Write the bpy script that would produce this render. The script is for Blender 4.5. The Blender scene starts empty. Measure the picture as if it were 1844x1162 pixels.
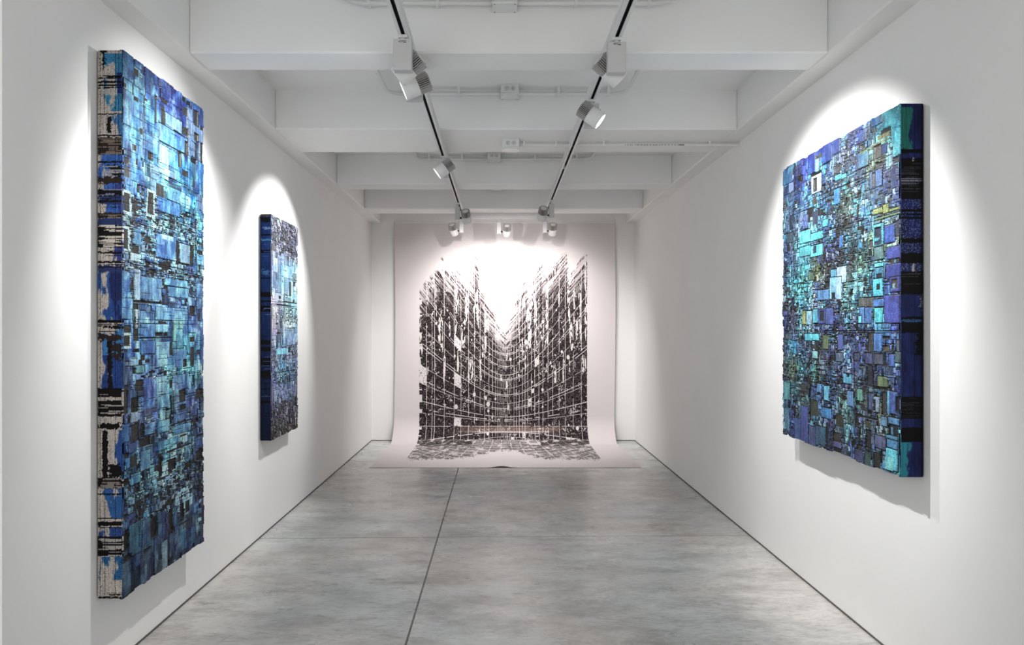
import bpy, math, random
import numpy as np
from mathutils import Vector, Matrix

# ------------------------------------------------------------------ camera, world, exposure
C = bpy.context.scene.collection
sc = bpy.context.scene
F = 1300.0                      # focal length in photo pixels
VX, VY, CAMZ = 900.0, 593.0, 1.5
cam = bpy.data.cameras.new('camera'); co = bpy.data.objects.new('camera', cam); C.objects.link(co)
co.location = (0, 0, CAMZ); co.rotation_euler = (math.pi / 2, 0, 0)
cam.sensor_width = 36.0; cam.lens = F / 1844 * 36
cam.shift_x = (922 - VX) / 1844; cam.shift_y = (VY - 581) / 1844
cam.clip_start = 0.05
sc.camera = co
w = bpy.data.worlds.new('world'); sc.world = w; w.use_nodes = True
w.node_tree.nodes['Background'].inputs[0].default_value = (1.0, 0.99, 0.975, 1)
w.node_tree.nodes['Background'].inputs[1].default_value = 1.05  # added ambient fill, entering through the open end behind the camera
sc.view_settings.view_transform = 'Standard'; sc.view_settings.look = 'None'
sc.view_settings.gamma = 1.0; sc.view_settings.use_curve_mapping = False
sc.view_settings.exposure = 0.80
LAMP = 0.52                       # overall strength of the spotlights

XL, XR, YB, ZC, ZS = -1.724, 1.815, 9.70, 2.92, 3.20   # left wall, right wall, back wall, soffit, slab

# ------------------------------------------------------------------ helpers
def lin(c):
    return [((v / 255) / 12.92 if v / 255 <= 0.04045 else ((v / 255 + 0.055) / 1.055) ** 2.4) for v in c]
def lin_np(a):
    a = np.clip(a, 0, 255) / 255.0
    return np.where(a <= 0.04045, a / 12.92, ((a + 0.055) / 1.055) ** 2.4)

def mat(name, col, rough=0.6, metal=0.0, emit=None, strength=0.0, noise=0.0, spec=0.5, nscale=12, bump=0.0):
    m = bpy.data.materials.new(name); m.use_nodes = True
    nt = m.node_tree; b = nt.nodes['Principled BSDF']
    c = lin(col)
    b.inputs['Roughness'].default_value = rough; b.inputs['Metallic'].default_value = metal
    b.inputs['Specular IOR Level'].default_value = spec
    tc = nt.nodes.new('ShaderNodeTexCoord')
    n = nt.nodes.new('ShaderNodeTexNoise'); n.inputs['Scale'].default_value = nscale; n.inputs['Detail'].default_value = 5
    nt.links.new(tc.outputs['Object'], n.inputs['Vector'])
    r = nt.nodes.new('ShaderNodeValToRGB')
    r.color_ramp.elements[0].position = 0.3; r.color_ramp.elements[1].position = 0.7
    r.color_ramp.elements[0].color = (*[v * (1 - noise) for v in c], 1); r.color_ramp.elements[1].color = (*[min(1, v * (1 + noise)) for v in c], 1)
    nt.links.new(n.outputs['Fac'], r.inputs['Fac']); nt.links.new(r.outputs['Color'], b.inputs['Base Color'])
    if bump:
        n2 = nt.nodes.new('ShaderNodeTexNoise'); n2.inputs['Scale'].default_value = 60; n2.inputs['Detail'].default_value = 3
        nt.links.new(tc.outputs['Object'], n2.inputs['Vector'])
        bp = nt.nodes.new('ShaderNodeBump'); bp.inputs['Strength'].default_value = bump; bp.inputs['Distance'].default_value = 0.002
        nt.links.new(n2.outputs['Fac'], bp.inputs['Height']); nt.links.new(bp.outputs['Normal'], b.inputs['Normal'])
    if emit:
        b.inputs['Emission Color'].default_value = (*emit, 1); b.inputs['Emission Strength'].default_value = strength
    return m

M_wall = mat('white_wall_paint', (240, 240, 239), 0.75, noise=0.012, nscale=2.5, spec=0.3, bump=0.12)
M_ceil = mat('white_ceiling_paint', (240, 240, 239), 0.7, noise=0.015, nscale=3, spec=0.3, bump=0.2)
M_white = mat('white_enamel', (226, 226, 226), 0.4, noise=0.01)
M_cond = mat('white_pvc', (224, 223, 221), 0.45, noise=0.02)
M_box = mat('white_box_plastic', (226, 226, 225), 0.4, noise=0.01)
M_grey = mat('grey_enamel', (196, 196, 197), 0.45, noise=0.01)
M_fin = mat('fin_aluminium_grey', (176, 174, 172), 0.5, noise=0.02)
M_core = mat('dark_fin_gap_shade', (62, 58, 57), 0.6)  # dark colour puts shade into the gaps between the fins
M_dark = mat('dark_slot', (22, 20, 20), 0.6, noise=0.1)
M_screw = mat('screw_grey', (90, 90, 92), 0.4)
M_lens = mat('lit_lens', (255, 255, 250), 0.3, emit=(1, 0.98, 0.95), strength=12)
M_lens2 = mat('dull_lens', (240, 240, 238), 0.3, emit=(1, 0.97, 0.94), strength=3)
M_gap = mat('dark_joint_line', (92, 90, 88), 0.8, noise=0.1)
M_print = mat('small_black_print', (60, 60, 62), 0.6)

class MB:
    """collects shapes, then links them as one mesh object"""
    def __init__(s): s.v = []; s.f = []; s.sm = []
    def add(s, verts, faces, M=None, smooth=False):
        b = len(s.v)
        for p in verts:
            p = Vector(p)
            s.v.append(tuple(M @ p) if M is not None else tuple(p))
        for f in faces: s.f.append([b + i for i in f]); s.sm.append(smooth)
        return s
    def box(s, x0, x1, y0, y1, z0, z1, M=None, bev=0.0):
        if bev <= 0:
            vs = [(x, y, z) for z in (z0, z1) for y in (y0, y1) for x in (x0, x1)]
            return s.add(vs, [(0, 2, 3, 1), (4, 5, 7, 6), (0, 1, 5, 4), (2, 6, 7, 3), (0, 4, 6, 2), (1, 3, 7, 5)], M)
        # chamfered box: 24 verts
        vs = []; idx = {}
        for i, x in enumerate((x0, x1)):
            for j, y in enumerate((y0, y1)):
                for k, z in enumerate((z0, z1)):
                    sx, sy, sz = (1 if i == 0 else -1), (1 if j == 0 else -1), (1 if k == 0 else -1)
                    for a in range(3):
                        p = [x + sx * bev, y + sy * bev, z + sz * bev]
                        p[a] = (x, y, z)[a]
                        idx[(i, j, k, a)] = len(vs); vs.append(tuple(p))
        fs = []
        for a in range(3):
            for e in (0, 1):
                o = [q for q in range(3) if q != a]
                loop = []
                for (p, q) in ((0, 0), (1, 0), (1, 1), (0, 1)):
                    t = [0, 0, 0]; t[a] = e; t[o[0]] = p; t[o[1]] = q
                    loop.append(idx[(*t, a)])
                fs.append(loop)
        for a in range(3):          # edges parallel to axis a
            o = [q for q in range(3) if q != a]
            for p in (0, 1):
                for q in (0, 1):
                    t0 = [0, 0, 0]; t0[o[0]] = p; t0[o[1]] = q; t1 = list(t0); t1[a] = 1
                    fs.append([idx[(*t0, o[0])], idx[(*t0, o[1])], idx[(*t1, o[1])], idx[(*t1, o[0])]])
        for i in (0, 1):
            for j in (0, 1):
                for k in (0, 1): fs.append([idx[(i, j, k, 0)], idx[(i, j, k, 1)], idx[(i, j, k, 2)]])
        return s.add(vs, fs, M)
    def lathe(s, prof, M=None, n=32, smooth=True, radf=None):
        """profile list of (radius, z) revolved about z"""
        vs = []; fs = []
        for r, z in prof:
            for i in range(n):
                a = 2 * math.pi * i / n
                rr = r * (radf(i) if radf else 1)
                vs.append((rr * math.cos(a), rr * math.sin(a), z))
        for k in range(len(prof) - 1):
            for i in range(n):
                j = (i + 1) % n
                fs.append((k * n + i, k * n + j, (k + 1) * n + j, (k + 1) * n + i))
        s.add(vs, fs, M, smooth)
        return s
    def disc(s, r, z, M=None, n=32):
        vs = [(r * math.cos(2 * math.pi * i / n), r * math.sin(2 * math.pi * i / n), z) for i in range(n)]
        return s.add(vs, [list(range(n))], M)
    def tube(s, pts, r, n=14, caps=True):
        pts = [Vector(p) for p in pts]; rings = []
        up = Vector((0, 0, 1))
        for i, p in enumerate(pts):
            d = (pts[min(i + 1, len(pts) - 1)] - pts[max(i - 1, 0)]).normalized()
            u = d.cross(up)
            if u.length < 1e-3: u = d.cross(Vector((1, 0, 0)))
            u.normalize(); v = u.cross(d).normalized()
            rings.append([p + r * (math.cos(2 * math.pi * k / n) * u + math.sin(2 * math.pi * k / n) * v) for k in range(n)])
        vs = [q for R_ in rings for q in R_]; fs = []
        for i in range(len(rings) - 1):
            for k in range(n):
                l = (k + 1) % n
                fs.append((i * n + k, i * n + l, (i + 1) * n + l, (i + 1) * n + k))
        s.add(vs, fs, None, True)
        if caps:
            s.add(rings[0], [list(range(n))]); s.add(rings[-1], [list(range(n))])
        return s
    def build(s, name, m, parent=None, loc=None):
        me = bpy.data.meshes.new(name); me.from_pydata(s.v, [], s.f)
        me.polygons.foreach_set('use_smooth', s.sm)
        me.materials.append(m); me.update()
        import bmesh
        bm = bmesh.new(); bm.from_mesh(me); bmesh.ops.recalc_face_normals(bm, faces=bm.faces); bm.to_mesh(me); bm.free()
        o = bpy.data.objects.new(name, me); C.objects.link(o)
        if loc: o.location = loc
        if parent: o.parent = parent
        return o

def tag(o, label=None, cat=None, group=None, kind=None):
    if label: o['label'] = label
    if cat: o['category'] = cat
    if group: o['group'] = group
    if kind: o['kind'] = kind
    return o
def struct(o, label):
    o['kind'] = 'structure'; o['label'] = label; return o
def thing(name, label, cat, loc=(0, 0, 0), group=None):
    o = bpy.data.objects.new(name, None); C.objects.link(o); o.location = loc; o.empty_display_size = 0.05
    return tag(o, label, cat, group)

# ------------------------------------------------------------------ room shell
def floor_material():
    m = bpy.data.materials.new('polished_concrete'); m.use_nodes = True
    nt = m.node_tree; N = nt.nodes; L = nt.links; b = N['Principled BSDF']
    tc = N.new('ShaderNodeTexCoord')
    def noise(scale, detail, stretch=(1, 1, 1), rough=0.55, dist=0.0):
        mp = N.new('ShaderNodeMapping'); mp.inputs['Scale'].default_value = stretch
        L.new(tc.outputs['Object'], mp.inputs['Vector'])
        n = N.new('ShaderNodeTexNoise'); n.inputs['Scale'].default_value = scale; n.inputs['Detail'].default_value = detail
        n.inputs['Roughness'].default_value = rough; n.inputs['Distortion'].default_value = dist
        L.new(mp.outputs['Vector'], n.inputs['Vector']); return n.outputs['Fac']
    def ramp(f, p0, c0, p1, c1):
        r = N.new('ShaderNodeValToRGB'); e = r.color_ramp.elements
        e[0].position = p0; e[0].color = (*lin(c0), 1); e[1].position = p1; e[1].color = (*lin(c1), 1)
        L.new(f, r.inputs['Fac']); return r.outputs['Color']
    def mix(mode, a, c, f=1.0):
        x = N.new('ShaderNodeMix'); x.data_type = 'RGBA'; x.blend_type = mode
        if isinstance(f, float): x.inputs['Factor'].default_value = f
        else: L.new(f, x.inputs['Factor'])
        L.new(a, x.inputs['A']); L.new(c, x.inputs['B']); return x.outputs['Result']
    base = ramp(noise(1.1, 6, (1, 1.0, 1), 0.65, 0.1), 0.32, (200, 200, 200), 0.68, (228, 228, 227))
    sweep = ramp(noise(3.0, 9, (0.7, 1.5, 1), 0.78, 0.15), 0.36, (176, 175, 174), 0.56, (255, 255, 255))
    c = mix('MULTIPLY', base, sweep, 0.7)
    blot = ramp(noise(1.7, 8, (0.7, 1.6, 1), 0.8, 0.15), 0.34, (140, 138, 137), 0.43, (255, 255, 255))
    c = mix('MULTIPLY', c, blot, 0.55)
    fine = ramp(noise(26, 8, (0.6, 2.2, 1), 0.7, 0.4), 0.33, (190, 190, 188), 0.5, (255, 255, 255))
    c = mix('MULTIPLY', c, fine, 0.6)
    speck = ramp(noise(9, 12, (1, 2.2, 1), 0.85, 1.5), 0.30, (120, 115, 112), 0.36, (255, 255, 255))
    c = mix('MULTIPLY', c, speck, 0.5)
    tint = ramp(noise(0.8, 3), 0.4, (250, 255, 255), 0.6, (255, 250, 246))
    c = mix('MULTIPLY', c, tint, 1.0)
    # saw-cut joints
    sx = N.new('ShaderNodeSeparateXYZ'); L.new(tc.outputs['Object'], sx.inputs['Vector'])
    def math_(op, a, bb=None, cc=None):
        n = N.new('ShaderNodeMath'); n.operation = op
        for i, q in enumerate((a, bb, cc)):
            if q is None: continue
            if isinstance(q, (int, float)): n.inputs[i].default_value = q
            else: L.new(q, n.inputs[i])
        return n.outputs[0]
    def line(axis, other, pos, slope, half):
        t = math_('ADD', math_('SUBTRACT', axis, pos), math_('MULTIPLY', other, slope))
        return math_('LESS_THAN', math_('ABSOLUTE', t), half)
    jl = line(sx.outputs['X'], sx.outputs['Y'], -0.447, 0.0, 0.0055)
    for pos, hw in ((5.21, 0.0045), (8.2, 0.004), (2.2, 0.004)):
        jl = math_('MAXIMUM', jl, line(sx.outputs['Y'], sx.outputs['X'], pos, -0.022, hw))
    jc = N.new('ShaderNodeRGB'); jc.outputs[0].default_value = (*lin((82, 80, 78)), 1)
    c = mix('MIX', c, jc.outputs[0], jl)
    L.new(c, b.inputs['Base Color'])
    rr = N.new('ShaderNodeMapRange'); L.new(noise(2.2, 7, (1, 1.4, 1), 0.65), rr.inputs['Value'])
    rr.inputs['From Min'].default_value = 0.3; rr.inputs['From Max'].default_value = 0.7
    rr.inputs['To Min'].default_value = 0.22; rr.inputs['To Max'].default_value = 0.40
    L.new(rr.outputs['Result'], b.inputs['Roughness'])
    b.inputs['Specular IOR Level'].default_value = 0.55
    bp = N.new('ShaderNodeBump'); bp.inputs['Strength'].default_value = 0.12; bp.inputs['Distance'].default_value = 0.003
    L.new(noise(18, 8, (1, 1.5, 1), 0.7), bp.inputs['Height']); L.new(bp.outputs['Normal'], b.inputs['Normal'])
    return m

Y0 = -1.6
fl = MB().box(-3.2, 2.2, Y0, YB + 0.3, -0.1, 0.0).build('floor', floor_material()); struct(fl, 'grey polished concrete floor with saw-cut joints')
struct(MB().box(XL - 1.2, XL, 2.50, YB, 0, ZS).build('wall_left', M_wall), 'white left wall carrying two blue relief panels')
struct(MB().box(XL - 1.4, XL - 1.2, Y0, 2.50, 0, ZS).build('wall_left_recess', M_wall), 'recess beside the near end of the left wall')
struct(MB().box(XR, XR + 0.25, Y0, YB, 0, ZS).build('wall_right', M_wall), 'white right wall carrying the large square relief panel')
struct(MB().box(XL - 1.4, XR + 0.25, YB, YB + 0.25, 0, ZS).build('wall_back', M_wall), 'white end wall behind the hanging print')
struct(MB().box(XL - 1.4, XR + 0.25, Y0, YB + 0.25, ZS, ZS + 0.2).build('ceiling', M_ceil), 'white ceiling slab between the beams')
beams = [(1.75, 2.0), (3.71, 3.96), (5.13, 5.80), (7.07, 7.35), (8.51, 8.87)]
tn = 1
for (a, b_) in beams:
    o = MB().box(XL + 0.125, XR - 0.125, a, b_, ZC, ZS + 0.01, bev=0.009).build('trim_%d' % tn, M_ceil)
    lab = ['white cross beam nearest the camera', 'white cross beam above the first spotlights', 'wide white cross beam with a conduit under it',
           'white cross beam above the small left spotlight', 'white cross beam farthest back above the print'][tn - 1]
    struct(o, lab); tn += 1
o = MB().box(XL - 1.2, XL + 0.125, Y0, YB, ZC, ZS + 0.01, bev=0.009)
# the beams along the side walls start where the wall plane meets their soffit
struct(MB().box(XL - 0.01, XL + 0.127, 2.0, YB + 0.01, ZC - 0.001, ZS + 0.01, bev=0.009).build('trim_%d' % tn, M_ceil), 'white edge beam along the left wall'); tn += 1
struct(MB().box(XR - 0.127, XR + 0.01, Y0, YB + 0.01, ZC - 0.001, ZS + 0.01, bev=0.009).build('trim_%d' % tn, M_ceil), 'white edge beam along the right wall')
def base(name, *a): struct(MB().box(*a).build(name, M_gap), 'thin dark strip in place of the shadow gap where the wall meets the floor')  # dark strips paint in the shaded gap at the wall foot
base('shadow_gap_strip_left', XL - 0.002, XL + 0.004, 2.5, YB, 0.0, 0.009)
base('shadow_gap_strip_right', XR - 0.004, XR + 0.002, Y0, YB, 0.0, 0.009)
base('shadow_gap_strip_back', XL, XR, YB - 0.006, YB + 0.002, 0.0, 0.009)

# ------------------------------------------------------------------ numpy painting helpers
def vnoise(x, y, seed=0):
    rs = np.random.RandomState(seed); T = rs.rand(256, 256)
    xi = np.floor(x).astype(int); yi = np.floor(y).astype(int); fx = x - xi; fy = y - yi
    fx = fx * fx * (3 - 2 * fx); fy = fy * fy * (3 - 2 * fy)
    a = T[yi % 256, xi % 256]; b = T[yi % 256, (xi + 1) % 256]; c = T[(yi + 1) % 256, xi % 256]; d = T[(yi + 1) % 256, (xi + 1) % 256]
    return (a * (1 - fx) + b * fx) * (1 - fy) + (c * (1 - fx) + d * fx) * fy
def fbm(x, y, seed=0, octv=4, g=0.55):
    s = 0; a = 1; t = 0
    for k in range(octv):
        s = s + a * vnoise(x * 2 ** k + 17.3 * k, y * 2 ** k + 9.1 * k, seed + k); t += a; a *= g
    return s / t
def sstep(a, b, x):
    t = np.clip((x - a) / (b - a), 0, 1); return t * t * (3 - 2 * t)
def control(grid, rows, U, V):
    """bilinear colour map: grid[row][col] colours at v = rows, u evenly spaced"""
    G = np.array(grid, float); rows = np.array(rows); nc = G.shape[1]
    r = np.clip(np.interp(V, rows, np.arange(len(rows))), 0, len(rows) - 1.001)
    c = np.clip(U, 0, 0.9999) * (nc - 1)
    r0 = r.astype(int); c0 = c.astype(int); fr = (r - r0)[..., None]; fc = (c - c0)[..., None]
    fr = fr * fr * (3 - 2 * fr); fc = fc * fc * (3 - 2 * fc)
    return (G[r0, c0] * (1 - fc) + G[r0, c0 + 1] * fc) * (1 - fr) + (G[r0 + 1, c0] * (1 - fc) + G[r0 + 1, c0 + 1] * fc) * fr

def grid_object(name, P, col, m, parent, flip=False):
    """dense sheet from a point array (rows, cols, 3) with one colour per point"""
    nv, nu = P.shape[:2]
    idx = np.arange(nv * nu).reshape(nv, nu)
    q = np.stack([idx[:-1, :-1], idx[:-1, 1:], idx[1:, 1:], idx[1:, :-1]], -1).reshape(-1, 4)
    if flip: q = q[:, ::-1]
    me = bpy.data.meshes.new(name)
    me.vertices.add(nv * nu); me.vertices.foreach_set('co', P.astype(np.float32).ravel())
    me.loops.add(q.size); me.loops.foreach_set('vertex_index', q.astype(np.int32).ravel())
    me.polygons.add(len(q)); me.polygons.foreach_set('loop_start', np.arange(0, q.size, 4, dtype=np.int32))
    me.polygons.foreach_set('loop_total', np.full(len(q), 4, dtype=np.int32))
    me.update(calc_edges=True); me.validate()
    at = me.color_attributes.new('paint', 'FLOAT_COLOR', 'POINT')
    rgba = np.ones((nv * nu, 4), np.float32); rgba[:, :3] = lin_np(col).reshape(-1, 3)
    at.data.foreach_set('color', rgba.ravel())
    me.materials.append(m)
    o = bpy.data.objects.new(name, me); C.objects.link(o)
    if parent: o.parent = parent
    return o
def paint_mat(name, rough=0.5, spec=0.4, bump=0.15, grain=0.08):
    m = bpy.data.materials.new(name); m.use_nodes = True; nt = m.node_tree; b = nt.nodes['Principled BSDF']
    a = nt.nodes.new('ShaderNodeVertexColor'); a.layer_name = 'paint'
    tc = nt.nodes.new('ShaderNodeTexCoord'); n = nt.nodes.new('ShaderNodeTexNoise'); n.inputs['Scale'].default_value = 220; n.inputs['Detail'].default_value = 3
    nt.links.new(tc.outputs['Object'], n.inputs['Vector'])
    mr = nt.nodes.new('ShaderNodeMapRange'); mr.inputs['To Min'].default_value = 1 - grain * 2; mr.inputs['To Max'].default_value = 1 + grain
    nt.links.new(n.outputs['Fac'], mr.inputs['Value'])
    mx = nt.nodes.new('ShaderNodeMix'); mx.data_type = 'RGBA'; mx.blend_type = 'MULTIPLY'; mx.inputs['Factor'].default_value = 1
    nt.links.new(a.outputs['Color'], mx.inputs['A']); nt.links.new(mr.outputs['Result'], mx.inputs['B'])
    nt.links.new(mx.outputs['Result'], b.inputs['Base Color'])
    b.inputs['Roughness'].default_value = rough; b.inputs['Specular IOR Level'].default_value = spec
    if bump:
        bp = nt.nodes.new('ShaderNodeBump'); bp.inputs['Strength'].default_value = bump; bp.inputs['Distance'].default_value = 0.001
        nt.links.new(n.outputs['Fac'], bp.inputs['Height']); nt.links.new(bp.outputs['Normal'], b.inputs['Normal'])
    return m
M_relief = paint_mat('painted_relief', 0.5, 0.35)
M_edge = paint_mat('painted_canvas_edge', 0.75, 0.15, 0.1)
M_body = mat('dark_stained_body', (26, 26, 34), 0.8, noise=0.2)
M_paper = paint_mat('printed_paper', 0.85, 0.15, 0.0, 0.0)

DARK = np.array((60, 54, 52.))
BLACK = np.array((14, 12, 13.))

class Panel:
    """a relief panel: raster of colour and height in panel coordinates (u along the wall away from u=0, v down)"""
    def __init__(s, side, yn, yf, ztop, zbot, xf, xb, du, seed):
        s.side = side; s.yn, s.yf, s.zt, s.zb, s.xf, s.xb = yn, yf, ztop, zbot, xf, xb   # xf, xb: signed x of front and back planes
        s.W = yf - yn; s.H = ztop - zbot
        s.nu = int(s.W / du) + 1; s.nv = int(s.H / du) + 1; s.rs = np.random.RandomState(seed); s.seed = seed
        s.U, s.V = np.meshgrid(np.linspace(0, 1, s.nu), np.linspace(0, 1, s.nv))
        s.col = np.zeros((s.nv, s.nu, 3)); s.h = np.zeros((s.nv, s.nu))
        a, b = s.U * s.W, s.V * s.H
        s.wash = (0.55 + 0.55 * fbm(a * 38, b * 22, seed + 300, 5) + 0.35 * fbm(a * 150, b * 30, seed + 310, 3))[..., None]
        s.hue = ((fbm(a * 30, b * 24, seed + 320, 4) - .5)[..., None]) * np.array((-20, 12, 16.))
    sat = 0.74; gain = 0.86; gam = 1.35; tint = (0.93, 1.02, 1.02)
    def uv(s, px, py):
        D = F * abs(s.xf) / abs(px - VX); z = CAMZ + (VY - py) * D / F
        return (D - s.yn) / s.W, (s.zt - z) / s.H
    def rect(s, u0, v0, u1, v1, c=None, h=None, edge=0, ec=None, jit=0.0, tex=0.0):
        i0, i1 = sorted((int(round(u0 * (s.nu - 1))), int(round(u1 * (s.nu - 1)))))
        j0, j1 = sorted((int(round(v0 * (s.nv - 1))), int(round(v1 * (s.nv - 1)))))
        i0 = max(i0, 0); j0 = max(j0, 0); i1 = min(max(i1, i0 + 1), s.nu); j1 = min(max(j1, j0 + 1), s.nv)
        if i1 <= i0 or j1 <= j0: return
        if edge:
            e = edge; s.col[max(j0 - e, 0):j1 + e, max(i0 - e, 0):i1 + e] = (BLACK if ec is None else ec)
            s.h[max(j0 - e, 0):j1 + e, max(i0 - e, 0):i1 + e] -= 0.0012
        if c is not None:
            c = np.array(c, float)
            reg = s.col[j0:j1, i0:i1]
            reg[...] = c if c.mean() < 66 else c * s.wash[j0:j1, i0:i1] + s.hue[j0:j1, i0:i1]
        if tex: s.col[j0:j1, i0:i1] *= (1 + (s.rs.rand(j1 - j0, i1 - i0, 1) - 0.5) * tex)
        if h is not None: s.h[j0:j1, i0:i1] = h
        return (i0, i1, j0, j1)
    def prect(s, x0, y0, x1, y1, *a, **k):
        """rectangle read off the photograph, centred on its middle column"""
        xc = (x0 + x1) / 2; u0, _ = s.uv(x0, 600); u1, _ = s.uv(x1, 600)
        _, v0 = s.uv(xc, y0); _, v1 = s.uv(xc, y1)
        return s.rect(u0, v0, u1, v1, *a, **k)
    def tiles(s, n, big, small, dens, pdark, plight=0.06, base=None, hmax=0.007):
        rs = s.rs
        for k in range(n):
            t = k / n
            u, v = rs.rand(2)
            d = dens(u, v)
            if rs.rand() < 0.3 * (1 - d): continue
            size = (big * (1 - t) + small * t) * (1.15 - 0.85 * d) * math.exp(rs.randn() * 0.35)
            ar = math.exp(rs.randn() * 0.55)
            if rs.rand() < 0.45: ar *= 0.45        # tall slivers
            wu = size * ar ** 0.5 / s.W; hv = size / ar ** 0.5 / s.H * (1.0 - 0.45 * d * rs.rand())
            u = round(u * s.W / 0.011) * 0.011 / s.W; v = round(v * s.H / 0.007) * 0.007 / s.H
            r = rs.rand(); hh = rs.rand() * hmax
            ii = min(int(u * (s.nu - 1)), s.nu - 1); jj = min(int(v * (s.nv - 1)), s.nv - 1)
            if r < pdark(u, v):
                if max(wu * s.W, hv * s.H) > 0.035: continue
                s.rect(u, v, u + wu, v + hv, DARK * (0.35 + 1.0 * rs.rand()), -0.003 * rs.rand(), edge=(1 if rs.rand() < 0.6 else 0), tex=0.5)
            elif r < pdark(u, v) + plight:
                s.rect(u, v, u + wu, v + hv, base[jj, ii] * 0.45 + np.array((205, 212, 220)) * 0.55, hh, edge=1, tex=0.15)
            else:
                i0, i1 = int(u * (s.nu - 1)), min(int((u + wu) * (s.nu - 1)) + 1, s.nu); j0, j1 = int(v * (s.nv - 1)), min(int((v + hv) * (s.nv - 1)) + 1, s.nv)
                if i1 - i0 < 2 or j1 - j0 < 2: continue
                s.col[max(j0 - 1, 0):j1 + 1, max(i0 - 1, 0):i1 + 1] = BLACK * 1.4; s.h[max(j0 - 1, 0):j1 + 1, max(i0 - 1, 0):i1 + 1] -= 0.0015
                s.col[j0:j1, i0:i1] = base[j0:j1, i0:i1] * (0.72 + 0.5 * rs.rand()) + rs.randn(3) * 5
                s.h[j0:j1, i0:i1] = hh
                if rs.rand() < 0.22:               # ribs inside the tile
                    if (i1 - i0) > 6 and rs.rand() < 0.5: s.col[j0:j1, i0 + 2:i1:3] *= 0.45; s.h[j0:j1, i0 + 2:i1:3] -= 0.002
                    elif (j1 - j0) > 5: s.col[j0 + 2:j1:3, i0:i1] *= 0.45; s.h[j0 + 2:j1:3, i0:i1] -= 0.002
    def hline(s, v, u0=0, u1=1, th=1, c=None, wob=0.0):
        c = BLACK if c is None else c
        i0, i1 = int(u0 * (s.nu - 1)), int(u1 * (s.nu - 1)) + 1
        jj = int(v * (s.nv - 1))
        s.col[jj:jj + th, i0:i1] = c; s.h[jj:jj + th, i0:i1] -= 0.003
    def vline(s, u, v0=0, v1=1, th=1, c=None):
        c = BLACK if c is None else c
        j0, j1 = int(v0 * (s.nv - 1)), int(v1 * (s.nv - 1)) + 1
        ii = int(u * (s.nu - 1))
        s.col[j0:j1, ii:ii + th] = c; s.h[j0:j1, ii:ii + th] -= 0.003
    def speckle(s, amt=0.25, seed=5):
        n = s.rs.rand(s.nv, s.nu)
        s.col *= (1 - amt * 0.5 + amt * n)[..., None]
        sp = (s.rs.rand(s.nv, s.nu) < 0.02)
        s.col[sp] = s.col[sp] * 0.4 + 0.6 * np.array((215, 220, 232))
        sp = (s.rs.rand(s.nv, s.nu) < 0.035)
        s.col[sp] *= 0.35
    def jag(s, amp, seg):
        """ragged top and bottom: cut the sheet edge back block by block"""
        out = np.zeros(s.nu); i = 0
        while i < s.nu:
            L = s.rs.randint(*seg); out[i:i + L] = s.rs.rand() ** 1.6 * amp; i += L
        return out
    def build(s, name, label, cat, edgepaint, jag_amp=0.012):
        sg = -1 if s.side == 'left' else 1
        root = thing(name, label, cat, (sg * abs(s.xb), (s.yn + s.yf) / 2, (s.zt + s.zb) / 2))
        ox, oy, oz = root.location
        jt, jb = s.jag(jag_amp, (6, 40)), s.jag(jag_amp, (6, 40))
        U, V = s.U, s.V
        Z = s.zt - jt[None, :] * (1 - sstep(0, 0.05, V)) + jb[None, :] * sstep(0.95, 1, V) - V * s.H
        rj = np.zeros(s.nv); i = 0
        while i < s.nv:
            L = s.rs.randint(6, 30); rj[i:i + L] = s.rs.rand() * 0.009; i += L
        Y = s.yn + U * s.W - rj[:, None] * sstep(0.97, 1, U)
        h = np.clip(s.h, -0.005, 0.011)
        h = h * np.minimum(1, np.minimum(U * s.W / 0.004, 1))
        X = sg * (abs(s.xf) - h)
        P = np.stack([X - ox, Y - oy, Z - oz], -1)
        # wrap the border of the sheet back to the body
        Pp = np.pad(P, ((1, 1), (1, 1), (0, 0)), mode='edge')
        back = sg * (abs(s.xf) + 0.012) - ox; bk2 = sg * (abs(s.xf) + 0.0015) - ox
        Pp[0, :, 0] = back; Pp[-1, :, 0] = back; Pp[:, 0, 0] = bk2; Pp[:, -1, 0] = back
        s.col = np.clip(s.col, 0, 255); lum = s.col.mean(-1, keepdims=True)
        s.col = (lum + (s.col - lum) * s.sat) * np.array(s.tint)
        s.col = 255 * (np.clip(s.col, 0, 255) / 255) ** s.gam * s.gain * (0.82 + 0.36 * fbm(s.U * s.W * 260, s.V * s.H * 200, 444, 3))[..., None]
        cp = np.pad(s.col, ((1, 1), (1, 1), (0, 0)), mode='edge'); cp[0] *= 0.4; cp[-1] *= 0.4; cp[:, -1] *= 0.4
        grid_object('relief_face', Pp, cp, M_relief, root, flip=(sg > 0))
        # body with painted sides, one closed shell unrolled as a ring of strips
        nt = 44; nz = int(s.H / 0.0026)
        tt, vv = np.meshgrid(np.linspace(0, 1, nt), np.linspace(0, 1, nz))       # t: 0 at wall side, 1 at front edge
        cnear = edgepaint(tt, vv, s)
        rad = 0.007
        ins = 0.0015 + rad * (1 - np.sqrt(np.clip(1 - np.clip(1 - tt * abs(abs(s.xb) - abs(s.xf)) / rad, 0, 1) ** 2, 0, 1)))
        Xs = sg * (abs(s.xb) + tt * (abs(s.xf) - abs(s.xb)) + 0.0 * vv)
        endr = np.clip(1 - np.minimum(vv, 1 - vv) * s.H / 0.012, 0, 1) ** 2 * 0.004
        Zs = s.zt - 0.002 - vv * (s.H - 0.004)
        near = np.stack([Xs - ox, s.yn + ins * 0.5 + endr - oy, Zs - oz], -1)
        lip = near[:, -1:].copy(); lip[..., 1] += 0.012
        ret = near[:, :1].copy(); ret[..., 1] += 0.014
        P2 = np.concatenate([near, lip, ret], 1)
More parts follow.
